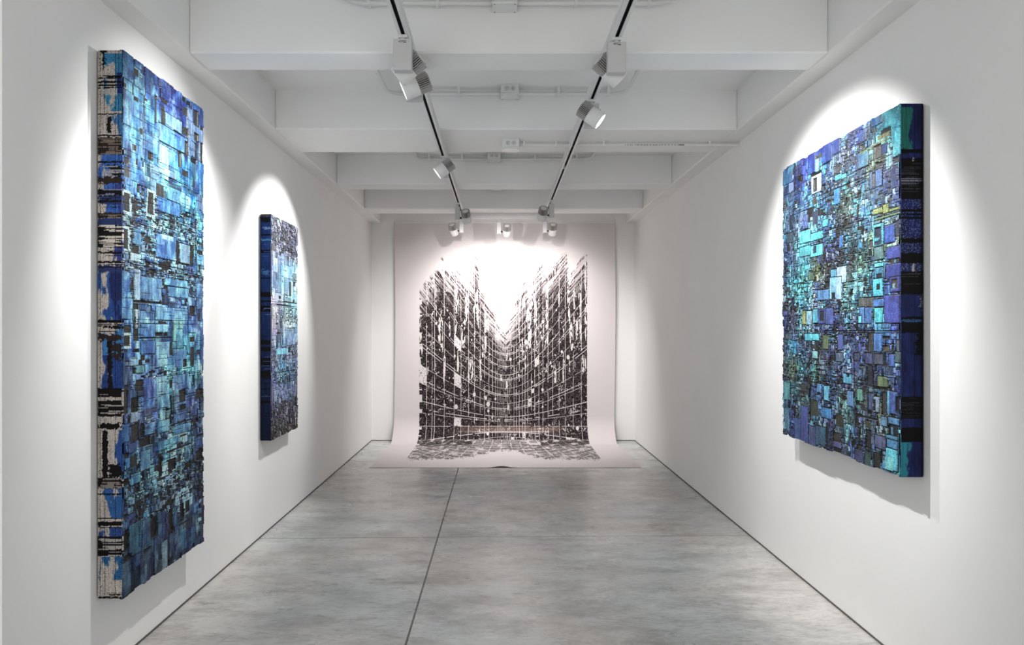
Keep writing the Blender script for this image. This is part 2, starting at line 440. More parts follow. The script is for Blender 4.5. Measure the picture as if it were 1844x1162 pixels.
        c2 = np.concatenate([cnear, cnear[:, -1:], cnear[:, :1]], 1)
        # close top and bottom by folding rows to the middle
        top = P2[:1].copy(); bot = P2[-1:].copy()
        top[..., 1] = s.yn + 0.013 - oy; bot[..., 1] = s.yn + 0.013 - oy
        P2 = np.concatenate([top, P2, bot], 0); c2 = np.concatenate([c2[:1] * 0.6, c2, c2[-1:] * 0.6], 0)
        P2 = np.concatenate([P2, P2[:, :1]], 1); c2 = np.concatenate([c2, c2[:, :1]], 1)
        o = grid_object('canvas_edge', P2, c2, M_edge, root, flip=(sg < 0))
        x0_, x1_ = sorted((sg * (abs(s.xf) + 0.008) - ox, sg * abs(s.xb) - ox))
        MB().box(x0_, x1_, s.yn + 0.006 - oy, s.yf - 0.012 - oy, s.zb + 0.014 - oz, s.zt - 0.014 - oz).build('panel_body', M_body, root)
        # wall battens that hold the panel off the wall
        wallx = XL if sg < 0 else XR
        for z in (s.zb + s.H * 0.2, s.zt - s.H * 0.12):
            b = MB()
            xa, xb_ = sorted((wallx - ox - sg * 0.0003, sg * abs(s.xb) - ox + sg * -0.004))
            b.box(xa, xb_, -s.W * 0.3, s.W * 0.3, z - 0.02 - oz, z + 0.02 - oz)
            b.build('wall_batten', M_grey, root)
        return root

def bands(s, vv, tt, lst, py2v):
    pass

def v_of(s, py):      # photo row on the near edge -> v
    D = s.yn; return (s.zt - (CAMZ + (VY - py) * D / F)) / s.H

# ---------------- large tall panel on the left wall
A = Panel('left', 3.080, 3.922, 2.694, 0.346, -1.611, -1.718, 0.0023, 11)
rowsA = [0, .08, .16, .24, .30, .37, .45, .53, .60, .68, .76, .84, .91, 1.0]
gridA = [
 [(78,140,200),(74,130,200),(70,90,180),(62,110,195),(60,110,190)],
 [(110,160,215),(88,165,220),(72,110,195),(72,92,175),(62,105,180)],
 [(120,185,230),(110,180,220),(130,205,235),(90,175,225),(72,130,195)],
 [(110,170,220),(110,170,215),(140,215,238),(110,190,232),(90,160,215)],
 [(120,140,170),(120,170,210),(165,205,225),(110,160,215),(80,150,215)],
 [(110,130,165),(120,165,205),(130,185,225),(150,215,235),(110,150,210)],
 [(110,150,195),(150,180,210),(120,150,210),(130,160,210),(120,165,215)],
 [(95,155,215),(120,180,225),(125,185,225),(120,205,232),(110,165,210)],
 [(95,120,165),(105,135,200),(160,215,232),(120,200,230),(120,155,190)],
 [(95,110,165),(95,115,190),(150,205,228),(110,130,195),(110,130,170)],
 [(80,140,200),(130,180,210),(120,185,220),(110,165,210),(85,110,175)],
 [(90,120,165),(110,150,190),(110,130,165),(110,120,150),(80,90,130)],
 [(70,90,125),(80,140,175),(75,95,150),(80,110,150),(66,84,140)],
 [(66,84,125),(60,75,120),(58,64,105),(58,80,130),(50,74,130)]]
base = control(gridA, rowsA, A.U + 0.05 * (fbm(A.U * 8, A.V * 20, 3) - .5), A.V + 0.03 * (fbm(A.U * 9, A.V * 18, 4) - .5))
wn = fbm(A.U * 12, A.V * 22, 21, 5)[..., None]                    # washes
wc = fbm(A.U * 26, A.V * 30, 22, 5)[..., None]
base = base + (wc - 0.5) * np.array((190, 185, 125)) * 1.5
lightm = sstep(0.60, 0.76, wn) * 0.75; base = base * (1 - lightm) + np.array((214, 236, 246)) * lightm
deep = sstep(0.56, 0.72, fbm(A.U * 11 + 30, A.V * 26, 27, 4)[..., None]) * 0.7; base = base * (1 - deep) + np.array((40, 70, 150)) * deep
stre = fbm(A.U * 60, A.V * 10, 28, 3)[..., None]; base = base * (0.78 + 0.44 * stre)
base = np.clip(base, 18, 250)
A.col[...] = base
def bump1(v, c, w_): return math.exp(-((v - c) / w_) ** 2)
def densA(u, v):
    return min(1, 0.85 * bump1(v, .285, .035) + 0.8 * bump1(v, .335, .03) * (1 - u) + 0.8 * bump1(v, .405, .035) + .25 * bump1(v, .60, .03) + .55 * bump1(v, .70, .02) + 0.35 * bump1(v, .765, .025)
               + 1.0 * bump1(v, .845, .045) + 0.12)
A.tiles(260, .16, .07, densA, lambda u, v: 0.05, base=base)
A.tiles(1500, .055, .018, lambda u, v: densA(u, v) * 0.9, lambda u, v: 0.10 + 0.22 * densA(u, v), base=base) if False else None
def tiles_dense(P, n, size, dens, pdark, base, plight=0.05, wide=1.5, hmax=0.006):
    rs = P.rs
    for k in range(n):
        for _ in range(20):
            u, v = rs.rand(2)
            if rs.rand() < dens(u, v): break
        else: continue
        sz = size * math.exp(rs.randn() * 0.5); ar = wide * math.exp(rs.randn() * 0.6)
        wu = sz * ar ** .5; hv = sz / ar ** .5
        r = rs.rand()
        jj, ii = min(int(v * P.nv), P.nv - 1), min(int(u * P.nu), P.nu - 1)
        bc = base[jj, ii]
        if r < pdark: P.rect(u, v, u + wu / P.W, v + hv / P.H, DARK * (0.3 + .9 * rs.rand()), -0.003 * rs.rand(), tex=0.4)
        elif r < pdark + plight: P.rect(u, v, u + wu / P.W, v + hv / P.H, bc * .4 + np.array((215, 220, 228)) * .6, rs.rand() * hmax, edge=1)
        else: P.rect(u, v, u + wu / P.W, v + hv / P.H, bc * (.75 + .5 * rs.rand()) + rs.randn(3) * 6, rs.rand() * hmax, edge=1)
tiles_dense(A, 1500, 0.020, lambda u, v: max(0, densA(u, v) - 0.12), 0.30, base, 0.10)
tiles_dense(A, 900, 0.011, lambda u, v: max(0, densA(u, v) - 0.3), 0.42, base, 0.14)
# bundles of fine horizontal grooves
for vc, hw, n in ((.285, .03, 16), (.325, .02, 8), (.405, .028, 22), (.475, .006, 2), (.56, .02, 5), (.60, .02, 8), (.65, .02, 9), (.70, .02, 9), (.77, .015, 7), (.12, .02, 5), (.2, .02, 4), (.86, .03, 8)):
    for k in range(n):
        u0 = A.rs.rand() * .7; A.hline(vc + A.rs.randn() * hw * .6, u0, min(1, u0 + .15 + A.rs.rand() * .6))
def PX(cx, cy, sc_): return lambda x: cx + x / sc_, lambda y: cy + y / sc_
def feats(P, cx, cy, sc_, lst, **k):
    for (x0, y0, x1, y1, c, *r) in lst:
        P.prect(cx + x0 / sc_, cy + y0 / sc_, cx + x1 / sc_, cy + y1 / sc_, *( (c,) if c is not None else (None,) ), *( (r[0],) if r else (0.003,) ), **(r[1] if len(r) > 1 else {}))
g = (66, 60, 58); k_ = (16, 14, 15); wh = (222, 226, 230); cy = (140, 215, 238); T = dict(tex=0.35); E = dict(edge=2, tex=0.2); EW = dict(edge=5, ec=np.array((205, 212, 218.)), tex=.4)
def patch(P, cx, cy_, sc_, x0, y0, x1, y1, mul=(1, 1, 1), add=(0, 0, 0), edge=2, h=0.005, mixc=None, mf=0.5):
    """keep the wash inside but tint it, with a dark outline"""
    xc = (x0 + x1) / 2 / sc_ + cx
    u0, _ = P.uv(cx + x0 / sc_, 600); u1, _ = P.uv(cx + x1 / sc_, 600); _, v0 = P.uv(xc, cy_ + y0 / sc_); _, v1 = P.uv(xc, cy_ + y1 / sc_)
    u0, u1 = sorted((u0, u1)); v0, v1 = sorted((v0, v1))
    i0, i1, j0, j1 = [int(q) for q in (max(u0, 0) * (P.nu - 1), min(u1, 1) * (P.nu - 1), max(v0, 0) * (P.nv - 1), min(v1, 1) * (P.nv - 1))]
    if i1 <= i0 or j1 <= j0: return
    e = edge
    if e:
        P.col[max(j0 - e, 0):j1 + e, max(i0 - e, 0):i1 + e] = BLACK; P.h[max(j0 - e, 0):j1 + e, max(i0 - e, 0):i1 + e] -= 0.002
    b = P.basec[j0:j1, i0:i1] * np.array(mul) + np.array(add)
    mf *= 0.8
    if mixc is not None: b = b * (1 - mf) + np.array(mixc) * mf
    P.col[j0:j1, i0:i1] = b * (0.45 + 0.55 * P.wash[j0:j1, i0:i1]); P.h[j0:j1, i0:i1] = h
A.basec = base
q = (165, 80, 6.83)
for r in [(380,80,505,440),(530,200,630,300),(530,410,625,540),(655,290,760,470),(655,480,820,640),(850,430,950,690),(960,520,1105,760),(1235,740,1310,990),(1315,800,1390,1020),(380,570,490,1000)]:
    patch(A, *q, *r, edge=1)
patch(A, *q, 650,790,760,960, mixc=(150,215,240), mf=.6, edge=1); patch(A, *q, 905,900,1100,1060, mixc=(200,232,242), mf=.6, edge=1)
feats(A, *q, [(525,300,580,400,g,-.002,T),(860,680,940,740,g,-.002,T),(855,760,905,1030,g,-.002,T),(1115,640,1160,700,k_,-.003,T),(1170,690,1220,750,k_,-.003,T),(1125,770,1180,880,g,-.002,T),
 (1250,820,1300,1000,g,-.002,E),(1110,1020,1190,1120,g,-.002,T),(772,640,795,960,g,-.002,E),(1320,1020,1390,1070,g,-.002,T),(505,490,520,620,k_,-.003,T),(638,270,652,1040,k_,-.003),(828,420,842,700,k_,-.003),
 (518,180,527,500,k_,-.003),(1205,700,1215,1150,k_,-.003),(400,480,430,530,g,-.002,T),(640,670,690,700,g,-.002,T),(520,650,580,700,g,-.002,T),(820,930,833,1150,k_,-.003),(480,1000,488,1150,k_,-.003),(590,1040,630,1110,g,-.002,T)])
q = (165, 230, 6.83)
patch(A, *q, 835,50,1165,250, mixc=(120,205,240), mf=.35, edge=3); patch(A, *q, 830,230,940,450, mixc=(225,240,245), mf=.75, edge=1); patch(A, *q, 942,300,1060,500, mixc=(80,160,230), mf=.3, edge=1)
patch(A, *q, 480,520,620,680, mixc=(70,160,235), mf=.45, edge=1); patch(A, *q, 1305,440,1390,700, mixc=(70,165,235), mf=.5, edge=1); patch(A, *q, 930,770,1145,930, mixc=(150,220,240), mf=.6, edge=1); patch(A, *q, 1150,850,1200,1000, mixc=(230,240,240), mf=.8, edge=1)
patch(A, *q, 805,900,1075,1060, mixc=(60,110,215), mf=.5, edge=2); patch(A, *q, 820,520,1030,600, mixc=(215,232,238), mf=.7, edge=1); patch(A, *q, 640,110,800,300, mixc=(140,205,232), mf=.4, edge=1); patch(A, *q, 370,0,475,280, edge=1)
feats(A, *q, [(1060,310,1090,480,g,-.002,E),(1140,180,1175,340,g,-.002,E),(1330,210,1385,440,g,-.002,E),(1250,80,1300,160,g,-.002,E),(1260,200,1285,370,g,-.002,E),(690,310,745,400,g,-.002,E),(380,370,460,440,g,-.002,E),
 (345,470,470,600,(105,100,98),-.001,T),(345,610,415,690,g,-.002,T),(505,210,560,290,g,-.002,T),(1105,530,1180,600,g,-.002,T),(790,700,890,850,(84,78,76),-.002,T),(390,800,475,1030,g,-.002,EW),(515,830,540,1050,k_,-.003,T),
 (690,800,765,1070,g,-.002,EW),(800,370,820,440,g,-.002,T),(475,0,487,330,k_,-.003),(625,0,637,340,k_,-.003),(610,380,625,490,k_,-.003),(825,0,835,180,k_,-.003),(1120,1060,1140,1150,g,-.002,T),(545,700,590,800,g,-.002,T),(1205,380,1290,440,k_,-.003,T)])
q = (165, 390, 6.83)
patch(A, *q, 790,240,1025,530, mixc=(60,110,215), mf=.35, edge=2); patch(A, *q, 860,240,1000,300, mixc=(225,235,242), mf=.7, edge=0); patch(A, *q, 480,450,600,560, mixc=(228,228,230), mf=.85, edge=1); patch(A, *q, 525,660,590,1040, mixc=(226,228,232), mf=.85, edge=1)
patch(A, *q, 1080,350,1200,580, mixc=(205,215,222), mf=.7, edge=2); patch(A, *q, 340,680,455,1160, edge=1, mixc=(90,160,225), mf=.4); patch(A, *q, 600,760,850,1030, edge=0, mixc=(110,180,225), mf=.3); patch(A, *q, 900,780,1170,870, edge=1, mixc=(125,200,228), mf=.5)
patch(A, *q, 940,880,1170,1000, edge=1, mixc=(130,210,232), mf=.55); patch(A, *q, 520,160,600,350, edge=1, mixc=(140,200,232), mf=.5); patch(A, *q, 1285,480,1375,600, edge=1, mixc=(120,190,225), mf=.4); patch(A, *q, 1290,830,1360,1150, edge=1, mixc=(150,185,215), mf=.4)
feats(A, *q, [(390,155,455,400,g,-.002,EW),(340,110,365,420,g,-.002,T),(490,170,510,450,k_,-.003,T),(490,360,585,460,g,-.002,T),(1040,310,1070,585,g,-.002,E),(1215,360,1250,600,g,-.002,E),(650,260,720,320,g,-.002,E),
 (690,430,780,470,g,-.002,T),(1290,425,1375,465,g,-.002,T),(860,770,893,855,g,-.002,T),(917,870,935,980,g,-.002,T),(525,1045,890,1072,k_,-.003),(855,980,890,1090,g,-.002,T),(522,1070,575,1162,g,-.003,T),
 (940,680,1020,705,k_,-.003),(840,725,895,750,k_,-.003),(480,585,590,608,k_,-.003),(370,585,405,610,k_,-.003),(710,650,780,680,k_,-.003),(1280,900,1290,1160,k_,-.003),(1210,1110,1260,1162,g,-.002,E),(640,610,710,640,k_,-.003),(670,700,710,725,k_,-.003)])
q = (165, 550, 6.83)
patch(A, *q, 785,40,1175,190, edge=1, mixc=(135,205,232), mf=.4); patch(A, *q, 785,235,930,345, edge=1, mixc=(185,225,235), mf=.5); patch(A, *q, 600,230,770,400, edge=1, mixc=(75,125,210), mf=.5); patch(A, *q, 600,450,770,600, edge=1, mixc=(75,120,210), mf=.45)
patch(A, *q, 785,460,950,760, edge=0, mixc=(200,225,232), mf=.6); patch(A, *q, 785,880,915,1100, edge=1, mixc=(200,225,235), mf=.6); patch(A, *q, 930,640,1010,790, edge=0, mixc=(80,170,230), mf=.5); patch(A, *q, 1010,560,1160,760, edge=0, mixc=(95,105,190), mf=.5)
patch(A, *q, 640,900,755,1150, edge=1, mixc=(85,105,195), mf=.5); patch(A, *q, 1005,860,1190,1030, edge=0, mixc=(105,110,185), mf=.5); patch(A, *q, 540,440,580,540, edge=1, mixc=(220,225,228), mf=.8); patch(A, *q, 340,40,455,180, edge=1, mixc=(120,175,225), mf=.3)
feats(A, *q, [(345,255,480,330,g,-.002,E),(345,375,475,505,g,-.002,EW),(820,200,920,228,k_,-.003),(785,345,860,372,k_,-.003,E),(890,345,930,372,k_,-.003,E),(520,400,990,414,k_,-.003),(520,0,572,430,g,-.003,E),(538,50,560,290,(205,205,210),.004),
 (610,625,650,670,g,-.002,E),(955,460,993,620,g,-.002,T),(1215,30,1260,130,g,-.002,E),(1210,530,1255,740,g,-.002,E),(1120,670,1160,750,g,-.002,E),(1295,560,1325,600,g,-.002,E),(1305,90,1340,200,g,-.002,T),(1200,405,1260,440,g,-.002,E),
 (470,750,490,820,k_,-.003),(705,810,785,840,k_,-.003),(800,835,865,860,k_,-.003),(600,870,650,890,k_,-.003),(885,815,915,825,k_,-.003),(385,1000,435,1130,g,-.002,E),(540,930,630,1035,g,-.002,E),(1070,1050,1150,1162,g,-.002,E),(1285,1040,1360,1140,g,-.002,E),
 (1240,860,1265,990,k_,-.003),(510,540,590,585,k_,-.003),(340,183,1370,188,k_,-.002),(340,228,1370,234,k_,-.002),(460,0,465,180,k_,-.002),(775,0,781,600,k_,-.002),(1180,40,1188,380,k_,-.002),(340,545,440,590,g,-.002,T),(215,640,355,690,g,-.002,T)])
q = (165, 710, 6.83)
patch(A, *q, 335,390,450,600, edge=1, mixc=(70,165,225), mf=.55); patch(A, *q, 655,360,770,500, edge=1, mixc=(130,195,225), mf=.5); patch(A, *q, 810,330,950,470, edge=1, mixc=(110,185,222), mf=.5); patch(A, *q, 610,40,770,180, edge=0, mixc=(75,150,225), mf=.45); patch(A, *q, 800,20,950,170, edge=0, mixc=(150,205,228), mf=.5)
patch(A, *q, 600,700,715,930, edge=1, mixc=(140,195,222), mf=.5); patch(A, *q, 1000,380,1205,480, edge=1, mixc=(125,195,220), mf=.5); patch(A, *q, 810,560,1060,660, edge=0, mixc=(115,185,218), mf=.45); patch(A, *q, 1265,530,1355,670, edge=1, mixc=(70,120,190), mf=.6); patch(A, *q, 1000,230,1160,330, edge=1, mixc=(120,150,200), mf=.4)
patch(A, *q, 480,980,590,1110, edge=2, mixc=(90,165,205), mf=.6); patch(A, *q, 480,220,560,350, edge=1, mixc=(205,205,212), mf=.8)
feats(A, *q, [(380,40,440,240,g,-.002,E),(490,60,570,210,k_,-.002,E),(1070,0,1150,90,g,-.002,E),(1285,0,1360,50,g,-.002,E),(1075,140,1155,185,k_,-.002,E),(955,20,985,370,k_,-.003,T),(485,380,575,570,g,-.003,E),(605,370,645,520,k_,-.003,E),
 (590,545,715,630,k_,-.003,E),(1215,310,1235,620,k_,-.003),(965,345,1215,362,k_,-.003),(1080,498,1165,522,k_,-.003),(930,655,1210,674,k_,-.003),(820,745,860,1005,k_,-.003,E),(940,805,1025,925,k_,-.002,E),(1285,695,1360,800,k_,-.002,E),
 (1280,490,1360,518,g,-.002),(335,755,450,790,k_,-.003,E),(345,830,405,980,k_,-.003,E),(475,760,560,900,(70,64,66),-.002,T),(345,1065,450,1125,k_,-.003,E),(610,960,640,1060,k_,-.003),(700,920,720,1050,k_,-.003),(1170,390,1182,590,k_,-.003),(1285,180,1305,330,k_,-.003)])
q = (165, 870, 5.28)
patch(A, *q, 355,385,465,680, edge=2, mixc=(64,132,160), mf=.75); patch(A, *q, 480,350,550,600, edge=1, mixc=(85,105,150), mf=.5); patch(A, *q, 630,280,690,500, edge=1, mixc=(90,140,180), mf=.5); patch(A, *q, 780,230,810,400, edge=1, mixc=(80,140,175), mf=.6)
patch(A, *q, 270,760,360,1080, edge=0, mixc=(70,95,135), mf=.5); patch(A, *q, 840,450,890,650, edge=0, mixc=(85,160,195), mf=.7); patch(A, *q, 940,420,980,590, edge=0, mixc=(70,145,185), mf=.7); patch(A, *q, 335,870,362,990, edge=0, mixc=(90,165,205), mf=.7)
patch(A, *q, 592,600,608,870, edge=0, mixc=(140,175,205), mf=.6); patch(A, *q, 497,780,518,910, edge=0, mixc=(175,185,200), mf=.7)
feats(A, *q, [(560,330,620,510,k_,-.003,E),(735,250,770,420,k_,-.003,E),(840,200,875,340,k_,-.003,E),(268,505,345,655,k_,-.003,E),(270,700,370,745,k_,-.003,E),(440,400,452,610,k_,-.003),(890,170,930,280,k_,-.003,T),(480,620,560,650,k_,-.003),(730,480,745,760,k_,-.003),
 (300,300,350,330,k_,-.003),(400,50,440,90,k_,-.003),(500,120,550,150,k_,-.003),(590,1,600,20,k_,-.003),(720,440,780,470,g,-.002,E),(820,380,900,400,k_,-.003)])
for k in range(260):
    v0 = A.rs.rand(); A.vline(A.rs.rand(), v0, min(1, v0 + .008 + .03 * A.rs.rand()))
for k in range(300):
    u0 = A.rs.rand(); A.hline(A.rs.rand() * .99, u0, min(1, u0 + .04 + .12 * A.rs.rand()))
for u in (.115, .30, .42, .565, .76, .88): # long vertical seams
    for k in range(9):
        v0 = A.rs.rand(); A.vline(u + A.rs.randn() * .004, v0, min(1, v0 + .05 + .1 * A.rs.rand()))
A.speckle(0.30)

def soft_bands(lst, s, tt, vv, col):
    for (y0, y1, c, t0, t1, rag) in lst:
        v0, v1 = v_of(s, y0), v_of(s, y1)
        n = (fbm(tt * 9 + y0, vv * 300, 7 + int(y0) % 13, 3) - .5) * rag
        m = (vv + n * 0.01 > v0) & (vv + n * 0.01 < v1) & (tt + n * .4 > t0) & (tt + n * .4 < t1)
        col[m] = np.array(c, float)
def fine_lines(s, tt, vv, col, y0, y1, n, c, rs, th=0.0009):
    for k in range(n):
        v = v_of(s, y0 + (y1 - y0) * rs.rand()); a = rs.rand() * .5; b = a + .3 + rs.rand() * .7
        m = (np.abs(vv - v) < th) & (tt > a) & (tt < b) & (fbm(tt * 40, vv * 10 + k, k, 2) > .3)
        col[m] = c
beige = (186, 178, 172); navy = (38, 52, 98); blu = (62, 118, 180)
def edgeA(tt, vv, s):
    rs = np.random.RandomState(4)
    n = fbm(tt * 3.0, vv * 26, 31, 5)[..., None]; n2 = fbm(tt * 5 + 9, vv * 40, 35, 5)[..., None]
    col = np.ones(tt.shape + (3,)) * np.array(beige)
    def washes(y0, y1, t0, c, thr=0.45):
        thr -= 0.05
        m = ((vv > v_of(s, y0)) & (vv < v_of(s, y1)))[..., None] * sstep(thr, thr + .1, n + (tt[..., None] - t0) * .6)
        return col * (1 - m) + np.array(c) * m
    col = washes(95, 200, .55, (58, 128, 170)); col = washes(130, 168, .6, (36, 52, 130), .5); col = washes(205, 245, .75, (62, 110, 160))
    col = washes(278, 400, .35, (54, 96, 170)); col = washes(330, 470, .5, (50, 64, 130), .55); col = washes(480, 576, .35, (40, 76, 140), .42); col = washes(480, 576, .5, (28, 40, 92), .55)
    col = washes(583, 702, .6, (60, 116, 172)); col = washes(640, 702, .4, (36, 66, 130), .48); col = washes(775, 850, .8, (44, 76, 140), .48); col = washes(880, 935, .75, (46, 92, 150), .45)
    col = washes(951, 968, .4, (44, 72, 130), .42); col = washes(1004, 1046, .5, (40, 92, 140), .46)
    col *= (0.78 + .44 * fbm(tt * 60, vv * 30, 41, 3))[..., None]
    sp = rs.rand(*tt.shape) < 0.10; col[sp] *= .45
    K = (12, 10, 11); D2 = (40, 32, 30)
    L_ = [(88, 125, K, .22, .33, 1), (139, 141, K, 0, 1, .3), (147, 149, K, 0, 1, .3), (203.5, 205.5, K, 0, 1, .2), (209, 239, K, .40, .58, .6), (242, 245, K, 0, 1, .3), (247, 278, D2, 0, 1, .6), (289.5, 293, K, 0, 1, .3),
     (297, 318, K, .5, 1, 2), (318, 330, D2, 0, 1, 1.2), (341, 352, K, 0, 1, .5), (352, 368, navy, 0, 1, 1), (360, 364, K, 0, 1, .6), (383, 393, D2, 0, 1, .4), (393, 405, navy, 0, 1, .4), (405, 446, K, 0, 1, .4), (453, 457, K, 0, 1, .5),
     (470, 474, K, 0, 1, .4), (478, 490, navy, .0, 1, 1), (480, 482, K, 0, 1, .3), (576, 582, K, 0, 1, .3), (586, 588, K, 0, 1, .3), (601, 614, D2, 0, 1, 1.5), (614, 700, K, .40, .60, .4), (617, 650, D2, .6, 1, 1.5), (699, 716, K, 0, 1, .4), (722, 751, K, 0, 1, .4),
     (763, 773, K, 0, 1, 1), (777, 866, K, .20, .42, .3), (835, 862, K, .35, 1, 2), (861, 881, K, 0, 1, .4), (889.5, 892, K, 0, 1, .2), (934, 936, K, 0, 1, .1), (940, 948, K, 0, 1, .3), (949.5, 951.5, K, 0, 1, .2), (967, 1003, K, 0, 1, .3), (1076, 1079, K, 0, 1, .5)]
    soft_bands(L_, s, tt, vv, col)
    for (a, b, n_, c) in [(249, 277, 14, (120, 108, 100)), (297, 318, 7, (150, 150, 160)), (341, 352, 4, (120, 120, 150)), (352, 382, 6, K), (405, 446, 26, (205, 198, 190)), (700, 751, 12, (165, 158, 152)), (862, 881, 14, (130, 124, 120)), (968, 1002, 24, (170, 165, 162)),
                         (132, 160, 14, K), (583, 600, 6, K), (383, 393, 4, (120, 110, 100)), (1068, 1080, 5, K), (440, 480, 5, K)]:
        fine_lines(s, tt, vv, col, a, b, n_, c, rs)
    for t, a, b in ((.12, 0, 1), (.28, .0, .12), (.45, .1, .25), (.52, .5, 1), (.72, 0, 1), (.86, 0, .2), (.30, .6, 1)):
        m = (np.abs(tt - t) < .008) & (vv > a) & (vv < b) & (rs.rand(*tt.shape) < .8); col[m] *= .3
    return col * 0.95
A.build('relief_panel', 'tall blue and white relief panel with beige edge, largest on the left wall', 'artwork', edgeA)

# ---------------- narrow panel farther along the left wall
Bp = Panel('left', 5.183, 5.865, 2.329, 0.697, -1.643, -1.719, 0.0032, 23)
rowsB = [0, .08, .15, .22, .30, .38, .48, .55, .62, .70, .80, .88, 1]
lv = (150, 155, 190); cb = (120, 180, 225); pk = (185, 170, 190); gb = (120, 122, 150); br = (96, 86, 84)
gridB = [[gb,gb,gb,gb],[lv,gb,gb,gb],[lv,lv,gb,gb],[(160,165,215),(130,175,225),(130,180,225),(160,210,225)],[(150,170,215),(120,180,222),(130,175,220),(210,228,225)],[pk,(160,175,210),(150,200,215),(150,205,225)],
 [pk,(170,180,200),(160,190,205),(140,185,215)],[lv,(130,175,215),(130,160,205),(135,170,215)],[(135,135,175),(120,150,190),(115,130,175),(120,130,170)],[(130,135,180),(115,175,215),(115,160,205),(110,130,180)],[(120,120,165),(120,130,185),(110,140,190),(110,115,160)],[(100,100,130),(105,105,135),(100,98,125),(90,88,110)],[br,br,br,br]]
base = control(gridB, rowsB, Bp.U, Bp.V + .02 * (fbm(Bp.U * 8, Bp.V * 18, 3) - .5))
base = base * (0.72 + .56 * fbm(Bp.U * 40, Bp.V * 14, 28, 4)[..., None]) + (fbm(Bp.U * 20, Bp.V * 30, 29, 4)[..., None] - .5) * np.array((110, 80, 40))
base = np.clip(base, 15, 245); Bp.col[...] = base; Bp.basec = base
def densB(u, v):
    return min(1, bump1(v, .03, .07) + .9 * bump1(v, .12, .05) * u + .8 * bump1(v, .45, .035) * u + .7 * bump1(v, .62, .04) + .7 * bump1(v, .72, .04) + .4 * bump1(v, .84, .03) + (1.0 if v > .88 else 0))
Bp.tiles(90, .12, .05, densB, lambda u, v: .05, base=base, plight=.03)
tiles_dense(Bp, 2200, .0145, lambda u, v: max(0.02, densB(u, v)), .36, base, .08, wide=1.4)
tiles_dense(Bp, 900, .013, lambda u, v: (1 if v > .86 else .0) + bump1(v, .03, .05), .5, base, .05, wide=.6)
for k in range(34):
    v = Bp.rs.choice([.13, .27, .36, .385, .40, .52, .6, .64, .72, .75]) + Bp.rs.randn() * .008; u0 = Bp.rs.rand() * .6; Bp.hline(min(.99, max(0, v)), u0, min(1, u0 + .3 + Bp.rs.rand() * .6))
for u in (.2, .38, .55, .75, .86):
    for k in range(4):
        v0 = Bp.rs.rand(); Bp.vline(u, v0, min(1, v0 + .08))
q = (460, 375, 6.835)
feats(Bp, *q, [(218,300,252,380,(90,88,100),-.002,E),(205,400,248,520,(105,103,115),-.002,E),(415,910,442,1085,g,-.002,T),(465,920,492,970,g,-.002,T),(510,980,518,1060,k_,-.002),(418,480,438,540,g,-.002,T),(385,390,410,430,g,-.002,T),(318,370,345,410,g,-.002,T)])
q = (460, 540, 4.47)
for r in range(60):       # chequer of small dark blocks
    i, j = Bp.rs.randint(0, 9), Bp.rs.randint(0, 6)
    if (i + j) % 2 == 0 and i + j * .5 > 3: Bp.rect(.28 + i * .08, .405 + j * .0095, .34 + i * .08, .411 + j * .0095, g, -.002)
feats(Bp, *q, [(170,265,197,282,g,-.002,T),(265,390,280,420,k_,-.002,T),(165,395,260,440,(120,190,222),.003),(190,640,200,675,k_,-.002),(270,580,277,670,k_,-.002),(285,600,290,660,k_,-.002),(155,600,160,680,k_,-.002)])
Bp.speckle(.3); Bp.gain = 1.1; Bp.gam = 1.25; Bp.sat = 0.7; Bp.tint = (1.0, 1.03, 1.02)
def edgeB(tt, vv, s):
    rs = np.random.RandomState(8)
    n = fbm(tt * 4, vv * 30, 51, 5)[..., None]
    col = np.array((22, 36, 92)) * (1 - n) + np.array((40, 84, 158)) * n
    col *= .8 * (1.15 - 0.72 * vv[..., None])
    col *= (0.7 + .6 * fbm(tt * 40, vv * 20, 53, 3))[..., None]
    K = (8, 8, 12)
    soft_bands([(385, 389, (70, 60, 56), 0, 1, 1), (390, 400, K, 0, 1, 2), (421, 424, K, 0, 1, .4), (409, 412, (120, 150, 190), .3, 1, 2), (430, 433, (70, 130, 170), 0, 1, 1), (450, 455, K, 0, 1, .4), (486, 494, (62, 104, 150), .1, .9, 3), (500, 501.5, K, 0, 1, .1), (526, 535, K, 0, 1, .4), (541, 544, K, 0, 1, .4),
      (551, 561, K, 0, 1, .4), (613, 621, K, 0, 1, .8), (625, 633, K, 0, 1, .6), (645, 658, K, 0, 1, .6), (668, 680, K, 0, 1, .5), (722, 727, K, 0, 1, .5)], s, tt, vv, col)
    fine_lines(s, tt, vv, col, 600, 790, 26, K, rs, .0012); fine_lines(s, tt, vv, col, 395, 720, 12, (70, 100, 150), rs, .0009)
    return col
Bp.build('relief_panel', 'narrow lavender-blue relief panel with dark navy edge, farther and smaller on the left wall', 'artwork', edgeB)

# ---------------- squarish panel on the right wall
R_ = Panel('right', 3.081, 4.361, 2.467, 0.865, 1.711, 1.810, 0.0025, 37)
rowsR = [0, .07, .14, .21, .28, .34, .40, .46, .52, .58, .66, .74, .82, .90, 1]
tq = (100, 205, 215); rb = (52, 66, 165); sl = (80, 110, 150); sv = (98, 100, 155); gy = (105, 112, 118); yg = (168, 170, 110); vb = (84, 92, 178); cyn = (110, 195, 225); lav = (170, 182, 215); dk = (62, 66, 74); tl = (80, 150, 165); ol = (112, 118, 96); bs = (66, 112, 175)
